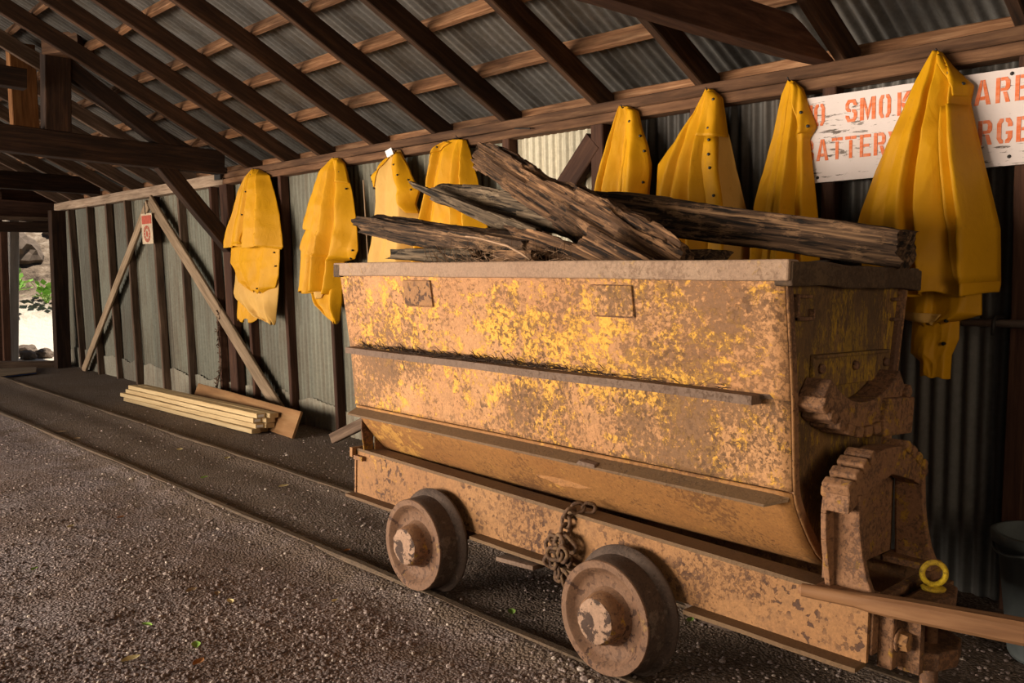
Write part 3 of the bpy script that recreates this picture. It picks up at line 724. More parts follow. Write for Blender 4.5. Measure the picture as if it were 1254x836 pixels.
for y in (3.038, 1.927):
    wheel(2.279, y, 1); wheel(3.125, y, -1)
    MB().lathe([(0, .035), (.6, .035)], (2.40, y, .242), 16).build('axle', M['cast'], cart, smooth=True)
    for x in (2.5, 2.90): bevel(MB().box(x-.035, x+.035, y-.07, y+.07, .19, .32).build('axle_box', M['cast'], cart), .01)
# coupler at the near end
bevel(MB().box(2.50, 2.93, 1.015, 1.062, .30, .47).build('buffer_plate', M['cast'], cart), .006)
cp = bevel(MB().prism([(2.55, 1.02), (2.62, .93), (2.70, .905), (2.80, .93), (2.86, 1.02)], 'Z', .29, .345).prism([(2.55, 1.02), (2.60, .95), (2.70, .92), (2.80, .95), (2.86, 1.02)], 'Z', .455, .50).build('coupler', M['cast'], cart), .006)
MB().box(2.555, 2.585, .96, 1.02, .29, .50).build('coupler_side', M['cast'], cp); MB().box(2.82, 2.85, .98, 1.02, .29, .50).build('coupler_side', M['cast'], cp)
MB().lathe([(.07, .024), (.10, .026), (.28, .026), (.30, .028)], (2.70, .985, 0), 18, 'Z').build('draw_pin', M['cast'], cart, smooth=True)
MB().lathe([(.30, .02), (.50, .02)], (2.70, .985, 0), 14, 'Z').build('draw_pin', M['cast'], cart, smooth=True)
b_ = MB().lathe([(-.03, .026), (.0, .030), (.004, .03)], (2.535, 1.012, .385), 6, 'Y').build('bolt', M['frame'], cart)
MB().lathe([(-.006, .036), (.0, .036)], (2.535, 1.014, .385), 18, 'Y').build('washer', M['cast'], b_, smooth=True)
rc = Vector((2.70, .985, .555)); d = Vector((.75, .62, 0)).normalized(); e = Vector((0, 0, 1))
lr = MB().tube([rc + (d.cross(e))*math.cos(2*PI*k/32)*.034 + e*math.sin(2*PI*k/32)*.034 for k in range(32)], .0085, 10, True)
lro = lr.build('lifting_ring', M['yring'], cart, smooth=True)
MB().lathe([(.505, .033), (.512, .036), (.516, .030)], (2.70, .985, 0), 24, 'Z').build('ring_collar', M['yring'], lro, smooth=True)
# wooden lever
lp = Vector((2.385, 1.255, .506)); lq = Vector((2.63, .46, .500))
lv = MB(); dd = (lq-lp).normalized(); sd = Vector((0, 0, 1)).cross(dd).normalized(); n = 16
secs = [(0, .008, 4), (.01, .017, 4), (.05, .0185, 4), (.16, .020, 4), (.20, .022, 8), (.25, .024, 16), (.29, .025, 40), (.6, .0285, 40), (.83, .030, 40)]
vv = []; ff = []
for (t, r, pw) in secs:
    for k in range(n):
        a = 2*PI*(k+.5)/n; cx_, cz_ = math.cos(a), math.sin(a)
        q = (abs(cx_)**pw+abs(cz_)**pw)**(-1/pw) if pw > 4 else 1.0
        up = 1.15
        vv.append(lp+dd*t+sd*cx_*r*q+Vector((0, 0, 1))*cz_*r*q*up)
for i in range(len(secs)-1):
    for k in range(n): ff.append((i*n+k, i*n+(k+1) % n, (i+1)*n+(k+1) % n, (i+1)*n+k))
ff += [tuple(range(n-1, -1, -1)), tuple((len(secs)-1)*n+k for k in range(n))]
# local X along the grain
me = bpy.data.meshes.new('lever'); R3 = Matrix((dd, sd, dd.cross(sd))); me.from_pydata([tuple(R3 @ (q-lp)) for q in vv], [], ff); me.materials.append(M['handle'])
lo_ = bpy.data.objects.new('lever', me); C.objects.link(lo_); m4 = R3.transposed().to_4x4(); m4.translation = lp
lo_.matrix_world = m4; smooth_angle(lo_, 28)
tag(lo_, 'smooth brown wooden lever with rounded tip lying across the cart coupler', 'lever')
# dirt load
dv = []; df = []; nx, ny = 16, 40
for j in range(ny+1):
    for i in range(nx+1):
        x = 2.33+.79*i/nx; y = 1.32+2.31*j/ny
        dv.append((x, y, 1.44+.05*math.sin(PI*i/nx)+.03*noise.noise((x*5, y*5, 0))))
for j in range(ny):
    for i in range(nx): a = j*(nx+1)+i; df.append((a, a+1, a+nx+2, a+nx+1))
tag(obj('dirt', dv, df, M['dirtfill'], smooth=True, loc=(CX, CY, 1.4)), 'black dirt filling the ore cart beneath the timbers', 'dirt', kind='stuff')
# dead needles on the ledge and in the load
def needles(name, n, fn, label, mat, ln=(.03, .07)):
    g = MB()
    for _ in range(n):
        p, sprd = fn(); p = Vector(p)
        d = Vector((random.uniform(-.3, .3), random.uniform(-1, 1), random.uniform(-.12, .3)*sprd)).normalized()*random.uniform(*ln)
        w = Vector((.0012, 0, .0012)); q = p+d; mid = (p+q)/2+Vector((0, 0, random.uniform(0, .006)))
        g.add([p-w, p+w, mid+w, mid-w, q], [(0, 1, 2, 3), (3, 2, 4)])
    tag(g.build(name, mat, loc=g.v[0]), label, 'debris', kind='stuff')
needles('dead_needles', 900, lambda: ((random.uniform(2.308, 2.362), min(3.5, max(1.5, random.gauss(2.75, .42))), 1.086+abs(random.gauss(0, .008))), .5), 'dark dead needles and bark crumbs lying along the cart ledge', M['needles'])
needles('dry_twigs', 260, lambda: ((random.uniform(2.36, 2.5), random.uniform(2.25, 3.1), 1.48+abs(random.gauss(0, .03))), 3.0), 'tangled dry twigs and needles at the cart rim beside the timbers', M['twig'], (.04, .10))
# chain hanging on the front rail
ch = thing('chain', 'rusty knotted chain slung over the cart frame between the near wheels', 'chain', (2.42, 2.24, .45))
def link(c, ax, nr, L=.035, W=.020, r=.0075):
    ax = Vector(ax).normalized(); nr = Vector(nr); s = ax.cross(nr).normalized(); pts = []
    for k in range(20):
        a = 2*PI*k/20; pts.append(Vector(c)+ax*(math.cos(a)*W*.9+(L-W)*(1 if math.cos(a) >= 0 else -1))+s*math.sin(a)*W)
    MB().tube(pts, r, 7, True).build('chain_link', M['chain'], ch, smooth=True)
path = [(2.50, 2.17, .545), (2.47, 2.20, .552), (2.435, 2.225, .545), (2.425, 2.245, .51), (2.425, 2.25, .475), (2.42, 2.25, .44), (2.418, 2.25, .405), (2.415, 2.24, .345), (2.41, 2.23, .30), (2.41, 2.215, .25), (2.42, 2.20, .20)]
for i in range(len(path)-1):
    a, b = Vector(path[i]), Vector(path[i+1]); link((a+b)/2, b-a, (1, 0, 0.2) if i % 2 else (.2, 1, .3), L=max(.026, (b-a).length*.62))
rnd = random.Random(5)
for i in range(13):
    c = (2.40+rnd.uniform(-.02, .015), 2.245+rnd.uniform(-.045, .045), .40-rnd.uniform(-.015, .12))
    link(c, (rnd.uniform(-.3, .3), rnd.uniform(-1, 1), rnd.uniform(-1, 1)), (1, rnd.uniform(-.6, .6), rnd.uniform(-.6, .6)), .038, .023, .0085)

# ------------------------------------------------------------------ rotten timbers in the cart
def timber(name, p0, p1, w, h, mat, label, up=(0, 0, 1), rough=.02, ragged=(.06, .06), taper=(1, 1), tz=(1, 1), sd=0.0, rnd_=.10):
    p0, p1 = Vector(p0), Vector(p1); d = p1-p0; Ln = d.length; x = d.normalized(); y = Vector(up).cross(x).normalized(); z = x.cross(y)
    n = max(30, int(Ln/.012)); m = 56; v = []; f = []
    for i in range(n+1):
        t = i/n
        for k in range(m):
            a = 2*PI*k/m; cx_, cz_ = math.cos(a), math.sin(a); pw = 7
            q = (abs(cx_)**pw+abs(cz_)**pw)**(-1/pw); q = q*(1-rnd_)+rnd_*1.05
            ww = w/2*(taper[0]+(taper[1]-taper[0])*t); hh = h/2*(tz[0]+(tz[1]-tz[0])*t)
            Y, Z = cx_*q*ww, cz_*q*hh
            g = noise.fractal((t*Ln*1.1, Y*38+sd, Z*38), 1.0, 2.0, 4)          # long splinter grooves
            lo = noise.fractal((t*Ln*2.2, Y*4+sd, Z*4+5), 1.0, 2.0, 4)
            gouge = max(0.0, noise.noise((t*Ln*2.6, Y*13+sd+3, Z*13))-.16)
            ch = abs(noise.noise((t*Ln*6, Y*16+sd, Z*16+9)))
            st = noise.cell(Vector((t*Ln*3.1+sd+.6*Y*20, Y*34+sd, Z*34)))*.55 + noise.cell(Vector((t*Ln*6.3+sd, Y*58, Z*58+sd)))*.35
            kk = 1 + (rough*(g*.25+lo*.30+ch*.2+st*.42) - rough*1.9*gouge)/max(.03, min(w, h)/2)
            X = t*Ln
            if t < .14: X += ragged[0]*(1-t/.14)*(noise.fractal((Y*22+sd, Z*22, 1), 1, 2, 3)+.35)
            if t > .86: X -= ragged[1]*((t-.86)/.14)*(noise.fractal((Y*22+sd, Z*22, 7), 1, 2, 3)+.35)
            v.append((X, Y*kk, Z*kk+lo*rough*.2))
    for i in range(n):
        for k in range(m): f.append((i*m+k, i*m+(k+1) % m, (i+1)*m+(k+1) % m, (i+1)*m+k))
    f += [tuple(range(m-1, -1, -1)), tuple(n*m+k for k in range(m))]
    me = bpy.data.meshes.new(name); me.from_pydata(v, [], f); me.update(); me.materials.append(mat)
    o = bpy.data.objects.new(name, me); C.objects.link(o)
    mt = Matrix((x, y, z)).transposed().to_4x4(); mt.translation = p0; o.matrix_world = mt
    smooth_angle(o, 28)
    return tag(o, label, 'timber')
timber('rotten_timber', (2.83, 3.25, 2.045), (2.58, 1.86, 1.44), .12, .205, M['timber2'], 'thick splintered timber leaning steeply across the top of the load', up=(.27, -.42, .85), rough=.030, ragged=(.10, .05), taper=(.8, 1), tz=(.62, 1.1), sd=2)
timber('rotten_timber', (2.95, 2.85, 1.79), (3.03, 1.235, 1.545), .15, .15, M['timber'], 'long squared log overhanging the right end of the cart', rough=.014, ragged=(.05, .03), sd=11, tz=(1.05, .85))
timber('rotten_timber', (2.72, 4.05, 1.725), (2.56, 2.52, 1.525), .15, .125, M['timber'], 'low dark timber poking out over the left end of the cart', rough=.016, ragged=(.16, .06), tz=(.75, 1.1), sd=23, up=(-.2, 0, 1))
timber('rotten_timber', (3.0, 3.80, 1.90), (2.80, 2.45, 1.665), .10, .14, M['timber_grey'], 'blunt grey brown timber behind the steep one, in front of a raincoat', rough=.018, ragged=(.05, .05), sd=31, tz=(.75, 1.2))
timber('wood_splinter', (2.86, 3.87, 1.945), (2.72, 2.72, 1.60), .05, .075, M['timber_grey'], 'thin pointed splinter of wood above the low left timber', rough=.010, ragged=(.06, .05), taper=(.5, 1), tz=(.35, 1.25), sd=41)
timber('wood_splinter', (2.56, 2.76, 1.625), (2.44, 2.02, 1.45), .05, .10, M['timber2'], 'broken reddish splinter wedged under the steep timber', rough=.016, ragged=(.12, .03), tz=(.5, 1.1), sd=53, up=(.27, -.42, .85))
timber('wood_splinter', (2.46, 2.22, 1.585), (2.44, 1.86, 1.44), .04, .10, M['timber2'], 'short split slab lying on the lower end of the steep timber', rough=.010, ragged=(.03, .03), sd=59, up=(.27, -.42, .85))
timber('plank', (2.76, 2.35, 1.535), (2.72, 1.80, 1.52), .16, .045, M['timber'], 'flat dark plank under the long squared log', rough=.006, ragged=(.02, .05), sd=61)
timber('plank', (2.55, 3.56, 1.545), (2.52, 2.85, 1.515), .12, .075, M['timber_grey'], 'weathered grey slab beneath the low left timber', rough=.012, ragged=(.14, .05), tz=(.7, 1.0), sd=71)
timber('wood_chunk', (2.42, 2.68, 1.515), (2.40, 2.38, 1.505), .05, .07, M['timber2'], 'small reddish bark chunk at the rim beside the pale twig', rough=.014, ragged=(.08, .08), sd=83)
tw = [(2.36, 2.80, 1.60), (2.36, 2.72, 1.592), (2.355, 2.62, 1.572), (2.35, 2.53, 1.555), (2.35, 2.45, 1.525), (2.35, 2.40, 1.50)]
tag(MB().tube(tw, [.003, .004, .0045, .005, .005, .004], 7).build('twig', M['twig'], loc=tw[0], smooth=True), 'pale thin twig curving over the cart rim', 'twig')

# ------------------------------------------------------------------ raincoats
def resample(pl, n):
    P = [Vector(p) for p in pl]; L = [0]
    for i in range(len(P)-1): L.append(L[-1]+(P[i+1]-P[i]).length)
    out = []
    for k in range(n):
        s = L[-1]*k/(n-1); i = 0
        while i < len(P)-2 and L[i+1] < s: i += 1
        q = (s-L[i])/max(1e-6, L[i+1]-L[i]); out.append(P[i]*(1-q)+P[i+1]*q)
    return out
class Layer:
    """cloth hanging in front of the wall: outline Lf, Rt in (Y, z); X0 the plane behind, depth its bulge"""
    def __init__(s, Lf, Rt, X0, depth, amp, seed, nr=110, nc=110, pleats=4, hem=.012):
        s.L = resample(Lf, nr); s.R = resample(Rt, nr)
        def sm(P):
            w = nr//4; return [sum(P[max(0, i-w):i+w+1], Vector((0, 0)))/len(P[max(0, i-w):i+w+1]) for i in range(nr)]
        s.Ls = sm(s.L); s.Rs = sm(s.R); s.X0 = X0; s.dp = depth; s.amp = amp; s.nr = nr; s.nc = nc; s.sd = seed; s.pl = pleats; s.hem = hem
        r = random.Random(seed); s.ph = [r.uniform(0, 6.28) for _ in range(6)]; s.wt = [r.uniform(.6, 1) for _ in range(6)]
    def facets(s):
        r = random.Random(s.sd*17+3); k = s.pl; P = [(-1.0, .12)]; n = 2*k-1
        for i in range(n):
            u = -1+2*(i+1)/(n+1)+r.uniform(-.62, .62)*2/(n+1)
            P.append((u, r.uniform(.55, 1.0) if i % 2 == 0 else r.uniform(.08, .62)))
        P.append((1.0, .05)); return P
    def pt(s, u, t):
        i = min(s.nr-1.001, max(0, t*(s.nr-1))); k = int(i); q = i-k
        a = s.L[k]*(1-q)+s.L[k+1]*q; b = s.R[k]*(1-q)+s.R[k+1]*q
        f = (u+1)/2; p = a*(1-f)+b*f; wid = abs(b.x-a.x)
        if not hasattr(s, 'F'): s.F = s.facets()
        sa_ = s.Ls[k]*(1-q)+s.Ls[k+1]*q; sb_ = s.Rs[k]*(1-q)+s.Rs[k+1]*q
        us = 2*(p.x-sa_.x)/(sb_.x-sa_.x)-1; e4 = u*u*u*u; us = max(-1, min(1, us))*(1-e4)+u*e4
        uu = us+.10*noise.noise((u*1.1, t*1.3, s.sd*3.1))*(1-u*u)
        x = 0.0
        for m in range(len(s.F)-1):
            (u0, d0), (u1, d1) = s.F[m], s.F[m+1]
            if uu <= u1 or m == len(s.F)-2:
                w = max(0, min(1, (uu-u0)/(u1-u0))); w = .55*w+.45*w*w*(3-2*w); x = d0*(1-w)+d1*w; break
        amp = (s.dp+s.amp)*min(1.0, .30+.9*t)*min(1.0, wid/.42+.12)
        bul = s.dp*.55*(1-u**4)*min(1, .3+2*t)
        rg = noise.ridged_multi_fractal((p.x*2.6+s.sd, p.y*2.0+p.x*1.1, u*.6), .9, 2.1, 3, 1.0, 2.0)
        cr = (rg-.9)*.016*min(1, .35+t)*(1-u**6) + .006*noise.noise((p.x*11, p.y*9, s.sd))
        xx = s.X0-bul-amp*x-cr
        z = p.y+s.hem*max(0, (t-.9)/.1)*math.sin(u*7+s.ph[1])
        return Vector((min(s.X0+.004, xx), p.x, z))
    def mesh(s, name, mat, parent, th=.004):
        v = []; f = []; nr, nc = s.nr, s.nc
        for i in range(nr):
            for k in range(nc+1): v.append(s.pt(-1+2*k/nc, i/(nr-1)))
        w = nc+1
        for i in range(nr-1):
            for k in range(nc): a = i*w+k; f.append((a, a+1, a+w+1, a+w))
        o = obj(name, v, f, mat, parent, smooth=True)
        m = o.modifiers.new('thick', 'SOLIDIFY'); m.thickness = th; m.offset = 0
        return o
    def patch(s, name, mat, parent, poly, off=.008, n=22):
        """a flap lying on the cloth; poly rows of (t, u0, u1)"""
        v = []; f = []; m = 14
        ts = resample([(p[0], p[1]) for p in poly], n); tr = resample([(p[0], p[2]) for p in poly], n)
        for i in range(n):
            for k in range(m+1):
                q = k/m; t = ts[i][0]*(1-q)+tr[i][0]*q; u = ts[i][1]*(1-q)+tr[i][1]*q
                p = s.pt(max(-1.25, min(1.25, u)), t); e = off*(1+.6*math.sin(q*PI))
                v.append((p.x-e, p.y, p.z))
        for i in range(n-1):
            for k in range(m): a = i*(m+1)+k; f.append((a, a+1, a+m+2, a+m+1))
        o = obj(name, v, f, mat, parent, smooth=True)
        mo = o.modifiers.new('thick', 'SOLIDIFY'); mo.thickness = .005; mo.offset = 0
        return o
    def snap(s, parent, u, t, off=.014, r=.008):
        p = s.pt(u, t)
        return MB().lathe([(-.005, .004), (-.004, r*.8), (0, r), (.012, r)], (p.x-off, p.y, p.z), 14, 'X').build('snap_button', M['snap'], parent, smooth=True)
OUT = {
'a':[[(8.043,2.492),(8.234,2.345),(8.346,2.187),(8.49,1.989),(8.649,1.785),(8.577,1.736)],[(7.885,2.471),(7.695,2.403),(7.605,2.253),(7.495,2.021),(7.422,1.722),(7.456,1.702)]],
'a2':[[(8.461,1.85),(8.497,1.571),(8.332,1.496),(8.242,1.381),(7.91,1.296)],[(7.455,1.83),(7.485,1.443),(7.548,1.334),(7.677,1.285)]],
'a3':[[(8.377,1.745),(8.462,1.261),(8.436,1.212),(8.072,1.067),(7.628,0.996)],[(7.518,1.758),(7.528,1.28),(7.58,1.025),(7.602,0.995)]],
'a4':[[(8.378,1.45),(8.407,0.99)],[(7.962,1.40),(7.991,0.996)]],
'b':[[(6.548,2.458),(6.734,2.35),(6.818,2.223),(6.905,2.061),(6.992,1.907),(6.977,1.87),(6.881,1.86),(6.99,1.702),(6.923,1.674),(6.966,1.475),(7.019,1.302)],[(6.448,2.446),(6.367,2.395),(6.268,2.176),(6.188,1.919),(6.158,1.667),(6.204,1.593),(6.358,1.573),(6.377,1.347),(6.435,1.302)]],
'b2':[[(6.989,1.567),(7.01,1.382),(6.854,1.282),(6.766,1.183),(6.473,1.045)],[(6.378,1.604),(6.382,1.219),(6.433,1.073),(6.464,1.046)]],
'c':[[(5.706,2.396),(5.74,2.375),(5.958,2.257),(5.913,2.162),(5.842,2.036),(5.855,1.845),(5.959,1.584),(6.042,1.309)],[(5.588,2.434),(5.496,2.318),(5.403,2.195),(5.321,2.103),(5.367,2.001),(5.308,1.901),(5.356,1.579),(5.32,1.324)]],
'd':[[(4.918,2.439),(4.998,2.428),(5.162,2.373),(5.13,2.226),(5.15,2.086),(5.222,1.887),(5.293,1.504),(5.361,1.317)],[(4.795,2.426),(4.748,2.348),(4.67,2.169),(4.623,2.052),(4.53,1.773),(4.475,1.504),(4.445,1.336)]],
'e':[[(3.381,2.472),(3.436,2.331),(3.495,2.159),(3.543,1.973),(3.585,1.705),(3.617,1.30)],[(3.303,2.456),(3.241,2.424),(3.208,2.321),(3.154,2.206),(3.129,2.11),(3.143,1.901),(3.155,1.693),(3.159,1.30)]],
'f':[[(2.771,2.481),(2.842,2.355),(2.957,2.231),(3.077,2.101),(3.079,1.897),(3.096,1.692),(3.105,1.25)],[(2.729,2.471),(2.671,2.419),(2.63,2.233),(2.578,2.039),(2.498,1.786),(2.467,1.632),(2.446,1.25)]],
'g':[[(2.287,2.453),(2.32,2.378),(2.353,2.202),(2.405,1.988),(2.445,1.843),(2.45,1.674),(2.46,1.25)],[(2.259,2.444),(2.203,2.396),(2.16,2.286),(2.124,2.202),(2.16,2.145),(2.131,1.967),(2.093,1.727),(2.08,1.584),(2.066,1.25)]],
'h':[[(1.579,2.463),(1.644,2.345),(1.73,2.148),(1.805,1.958),(1.865,1.777),(1.884,1.693),(1.843,1.504),(1.704,1.392)],[(1.544,2.454),(1.493,2.384),(1.402,2.285),(1.413,2.219),(1.339,1.935),(1.296,1.78),(1.267,1.673),(1.254,1.436),(1.259,1.398)]],
'h2':[[(1.648,1.52),(1.642,1.341),(1.639,1.278),(1.552,1.263)],[(1.33,1.50),(1.32,1.312),(1.366,1.296),(1.465,1.267)]],
'h3':[[(1.611,1.40),(1.612,1.127),(1.569,1.093),(1.566,1.03)],[(1.415,1.40),(1.41,1.203),(1.438,1.129),(1.438,1.027)]],
}
GRP = 'yellow raincoats hung in a row along the wall'
XW = 4.035
def rc_(lab, key): 
    L = OUT[key]; y = (L[0][0][0]+L[1][0][0])/2
    return thing('raincoat', lab, 'raincoat', (XW, y, 2.45), GRP)
def hook(co, y, z):
    MB().tube([(wx(z, 4.2)+.02, y, z), (XW-.03, y, z+.004), (XW-.045, y, z+.018)], .004, 6).build('hanging_nail', M['iron'], co, smooth=True)
# a: leftmost
co = rc_('leftmost yellow raincoat, rumpled with pale lining showing at the bottom', 'a')
Ly = Layer(*OUT['a'], XW, .09, .055, 3, pleats=4); Ly.mesh('coat_body', M['coat'], co)
Ly.patch('placket', M['coat'], co, [(.0, -.25, .12), (.35, -.18, .1), (.95, -.28, -.02)], .006)
for t in (.12, .36, .62): Ly.snap(co, -.05, t)
for (k, x, m, dp, sd) in (('a2', XW-.015, 'coat', .06, 13), ('a3', XW+.005, 'lining', .05, 14), ('a4', XW+.02, 'coat', .02, 15)):
    l2 = Layer(*OUT[k], x, dp, .045, sd, nr=60, nc=70, pleats=3, hem=.02); l2.mesh('coat_lining' if m == 'lining' else 'coat_tail', M[m], co)
    if k == 'a2':
        for (u, t) in ((.88, .25), (.93, .45), (.5, .86)): l2.snap(co, u, t)
hook(co, 7.96, 2.47)
# b
co = rc_('second yellow raincoat from the left, sleeve and pointed tail hanging', 'b')
Ly = Layer(*OUT['b'], XW, .10, .06, 5, pleats=4); Ly.mesh('coat_body', M['coat'], co)
Ly.patch('collar', M['coat'], co, [(.02, .2, 1.0), (.10, .35, 1.02), (.2, .55, 1.0)], .012)
for (u, t) in ((.8, .13), (.9, .24), (.93, .62), (.95, .68)): Ly.snap(co, u, t)
Ly.patch('cuff', M['lining'], co, [(.405, -1.0, -.80), (.46, -1.0, -.72)], .010)
l2 = Layer(*OUT['b2'], XW-.01, .06, .04, 17, nr=60, nc=70, pleats=3, hem=.01); l2.mesh('coat_tail', M['coat'], co)
l2.patch('coat_lining', M['lining'], co, [(.05, -.1, .25), (.35, -.15, .45), (.55, -.25, .1)], .012)
hook(co, 6.5, 2.44)
# c: inside out, pale
co = rc_('pale peach raincoat hung inside out with yellow flaps and a white tab at its top', 'c')
Ly = Layer(*OUT['c'], XW, .09, .03, 7, pleats=2); Ly.mesh('coat_body', M['lining'], co)
Ly.patch('front_flap', M['coat'], co, [(.03, -1.0, -.3), (.13, -1.02, -.35), (.2, -1.02, -.5), (.3, -1.0, -.72)], .010)
Ly.patch('front_flap', M['coat'], co, [(.02, .35, 1.0), (.12, .42, 1.02), (.22, .5, 1.02), (.38, .55, 1.0), (.5, .78, 1.0)], .010)
for (u, t) in ((-.72, .16), (-.88, .215), (-.86, .26), (-.86, .31), (.62, .13), (.72, .22), (.9, .255), (.85, .34)): Ly.snap(co, u, t, .02)
MB().hexa([(3.965, 5.665, 2.375), (3.965, 5.585, 2.395), (3.972, 5.585, 2.395), (3.972, 5.665, 2.375), (3.96, 5.69, 2.425), (3.96, 5.61, 2.445), (3.967, 5.61, 2.445), (3.967, 5.69, 2.425)]).build('white_tab', M['tagwhite'], co)
hook(co, 5.64, 2.43)
# d
co = rc_('yellow raincoat hanging just left of the steep rotten timber', 'd')
Ly = Layer(*OUT['d'], XW, .10, .06, 9, pleats=4); Ly.mesh('coat_body', M['coat'], co)
Ly.patch('collar', M['coat'], co, [(.05, -1.0, -.35), (.13, -1.02, -.45), (.24, -1.0, -.72)], .010)
for (u, t) in ((-.72, .12), (-.86, .17), (-.88, .23)): Ly.snap(co, u, t, .018)
hook(co, 4.86, 2.44)
# e
co = rc_('narrow yellow raincoat hanging just right of the pale wall sheet', 'e')
Ly = Layer(*OUT['e'], XW, .09, .05, 21, pleats=4); Ly.mesh('coat_body', M['coat'], co)
Ly.patch('placket', M['coat'], co, [(.02, .3, 1.0), (.16, .35, 1.0), (.3, .5, 1.0), (.8, .55, 1.0)], .008)
for (u, t) in ((.62, .11), (.92, .19), (.93, .27), (.9, .42)): Ly.snap(co, u, t, .016)
hook(co, 3.34, 2.45)
# f
co = rc_('wide yellow raincoat with a folded collar flap and snaps down its right edge', 'f')
Ly = Layer(*OUT['f'], XW, .11, .06, 23, pleats=4); Ly.mesh('coat_body', M['coat'], co)
Ly.patch('collar', M['coat'], co, [(.02, -.1, 1.0), (.10, .15, 1.0), (.235, .25, 1.0)], .012)
Ly.patch('placket', M['coat'], co, [(.24, .5, .9), (.6, .5, .85), (1.0, .5, .82)], .008)
Ly.patch('coat_lining', M['lining'], co, [(.22, .9, 1.02), (.6, .84, 1.03), (1.0, .82, 1.03)], .004)
for (u, t) in ((.7, .07), (.62, .2), (.72, .255), (.72, .32), (.74, .38), (.74, .5)): Ly.snap(co, u, t, .02)
hook(co, 2.75, 2.46)
# g
co = rc_('narrow yellow raincoat overlapping the left end of the white sign', 'g')
Ly = Layer(*OUT['g'], XW, .09, .05, 27, pleats=4); Ly.mesh('coat_body', M['coat'], co)
Ly.patch('collar', M['coat'], co, [(.02, .1, 1.0), (.12, .3, 1.0), (.2, .4, 1.02), (.255, .5, 1.0)], .010)
for (u, t) in ((.72, .165), (.82, .225)): Ly.snap(co, u, t, .02)
hook(co, 2.27, 2.44)
# h: large
co = rc_('largest yellow raincoat, hanging over the middle of the white sign', 'h')
Ly = Layer(*OUT['h'], XW-.02, .13, .065, 31, pleats=4); Ly.mesh('coat_body', M['coat'], co)
Ly.patch('collar', M['coat'], co, [(.02, .3, .98), (.14, .55, 1.0), (.19, .6, 1.02), (.235, .72, 1.0)], .010)
Ly.patch('sleeve', M['coat'], co, [(.27, .45, .98), (.5, .48, 1.0), (.78, .5, 1.0), (.955, .5, 1.0)], .013)
for (u, t) in ((.72, .12), (.86, .185)): Ly.snap(co, u, t, .02)
l2 = Layer(*OUT['h2'], XW-.03, .06, .03, 33, nr=60, nc=70, pleats=2); l2.mesh('coat_tail', M['coat'], co)
l2.patch('coat_lining', M['lining'], co, [(.62, -.9, .2), (.8, -.95, .25), (.97, -.3, .1)], .010)
l2.snap(co, .72, .84)
l3 = Layer(*OUT['h3'], XW-.02, .05, .025, 35, nr=60, nc=70, pleats=2, hem=.004); l3.mesh('coat_tail', M['coat'], co)
l3.patch('stripe', M['tagwhite'], co, [(.30, -.95, -.1), (.335, -.95, -.05)], .008)
l3.snap(co, .6, .58)
hook(co, 1.56, 2.45)

# ------------------------------------------------------------------ stencilled sign
S0 = thing('warning_sign', 'white peeling board with orange stencilled smoking warning behind the raincoats', 'sign', (wx(2.14, 4.17), 1.6, 1.93))
xs_ = lambda z: wx(z, 4.168)
yl, yr = 2.215, .74
bd = MB().hexa([(xs_(1.932), yl, 1.932), (xs_(1.95), yr, 1.95), (xs_(1.95)+.018, yr, 1.95), (xs_(1.932)+.018, yl, 1.932),
                (xs_(2.347), yl, 2.347), (xs_(2.336), yr, 2.336), (xs_(2.336)+.018, yr, 2.336), (xs_(2.347)+.018, yl, 2.347)])
bd.build('board', M['sign'], S0)
R_ = lambda x0, y0, x1, y1: [(x0, y0), (x1, y0), (x1, y1), (x0, y1)]
OL = [[(.02, .2), (.2, .0), (.42, .0), (.42, .12), (.3, .2), (.3, .8), (.42, .88), (.42, 1), (.2, 1), (.02, .8)]]
OR = [[(1-x, y) for x, y in p][::-1] for p in OL]
ST = R_(.02, 0, .3, 1)
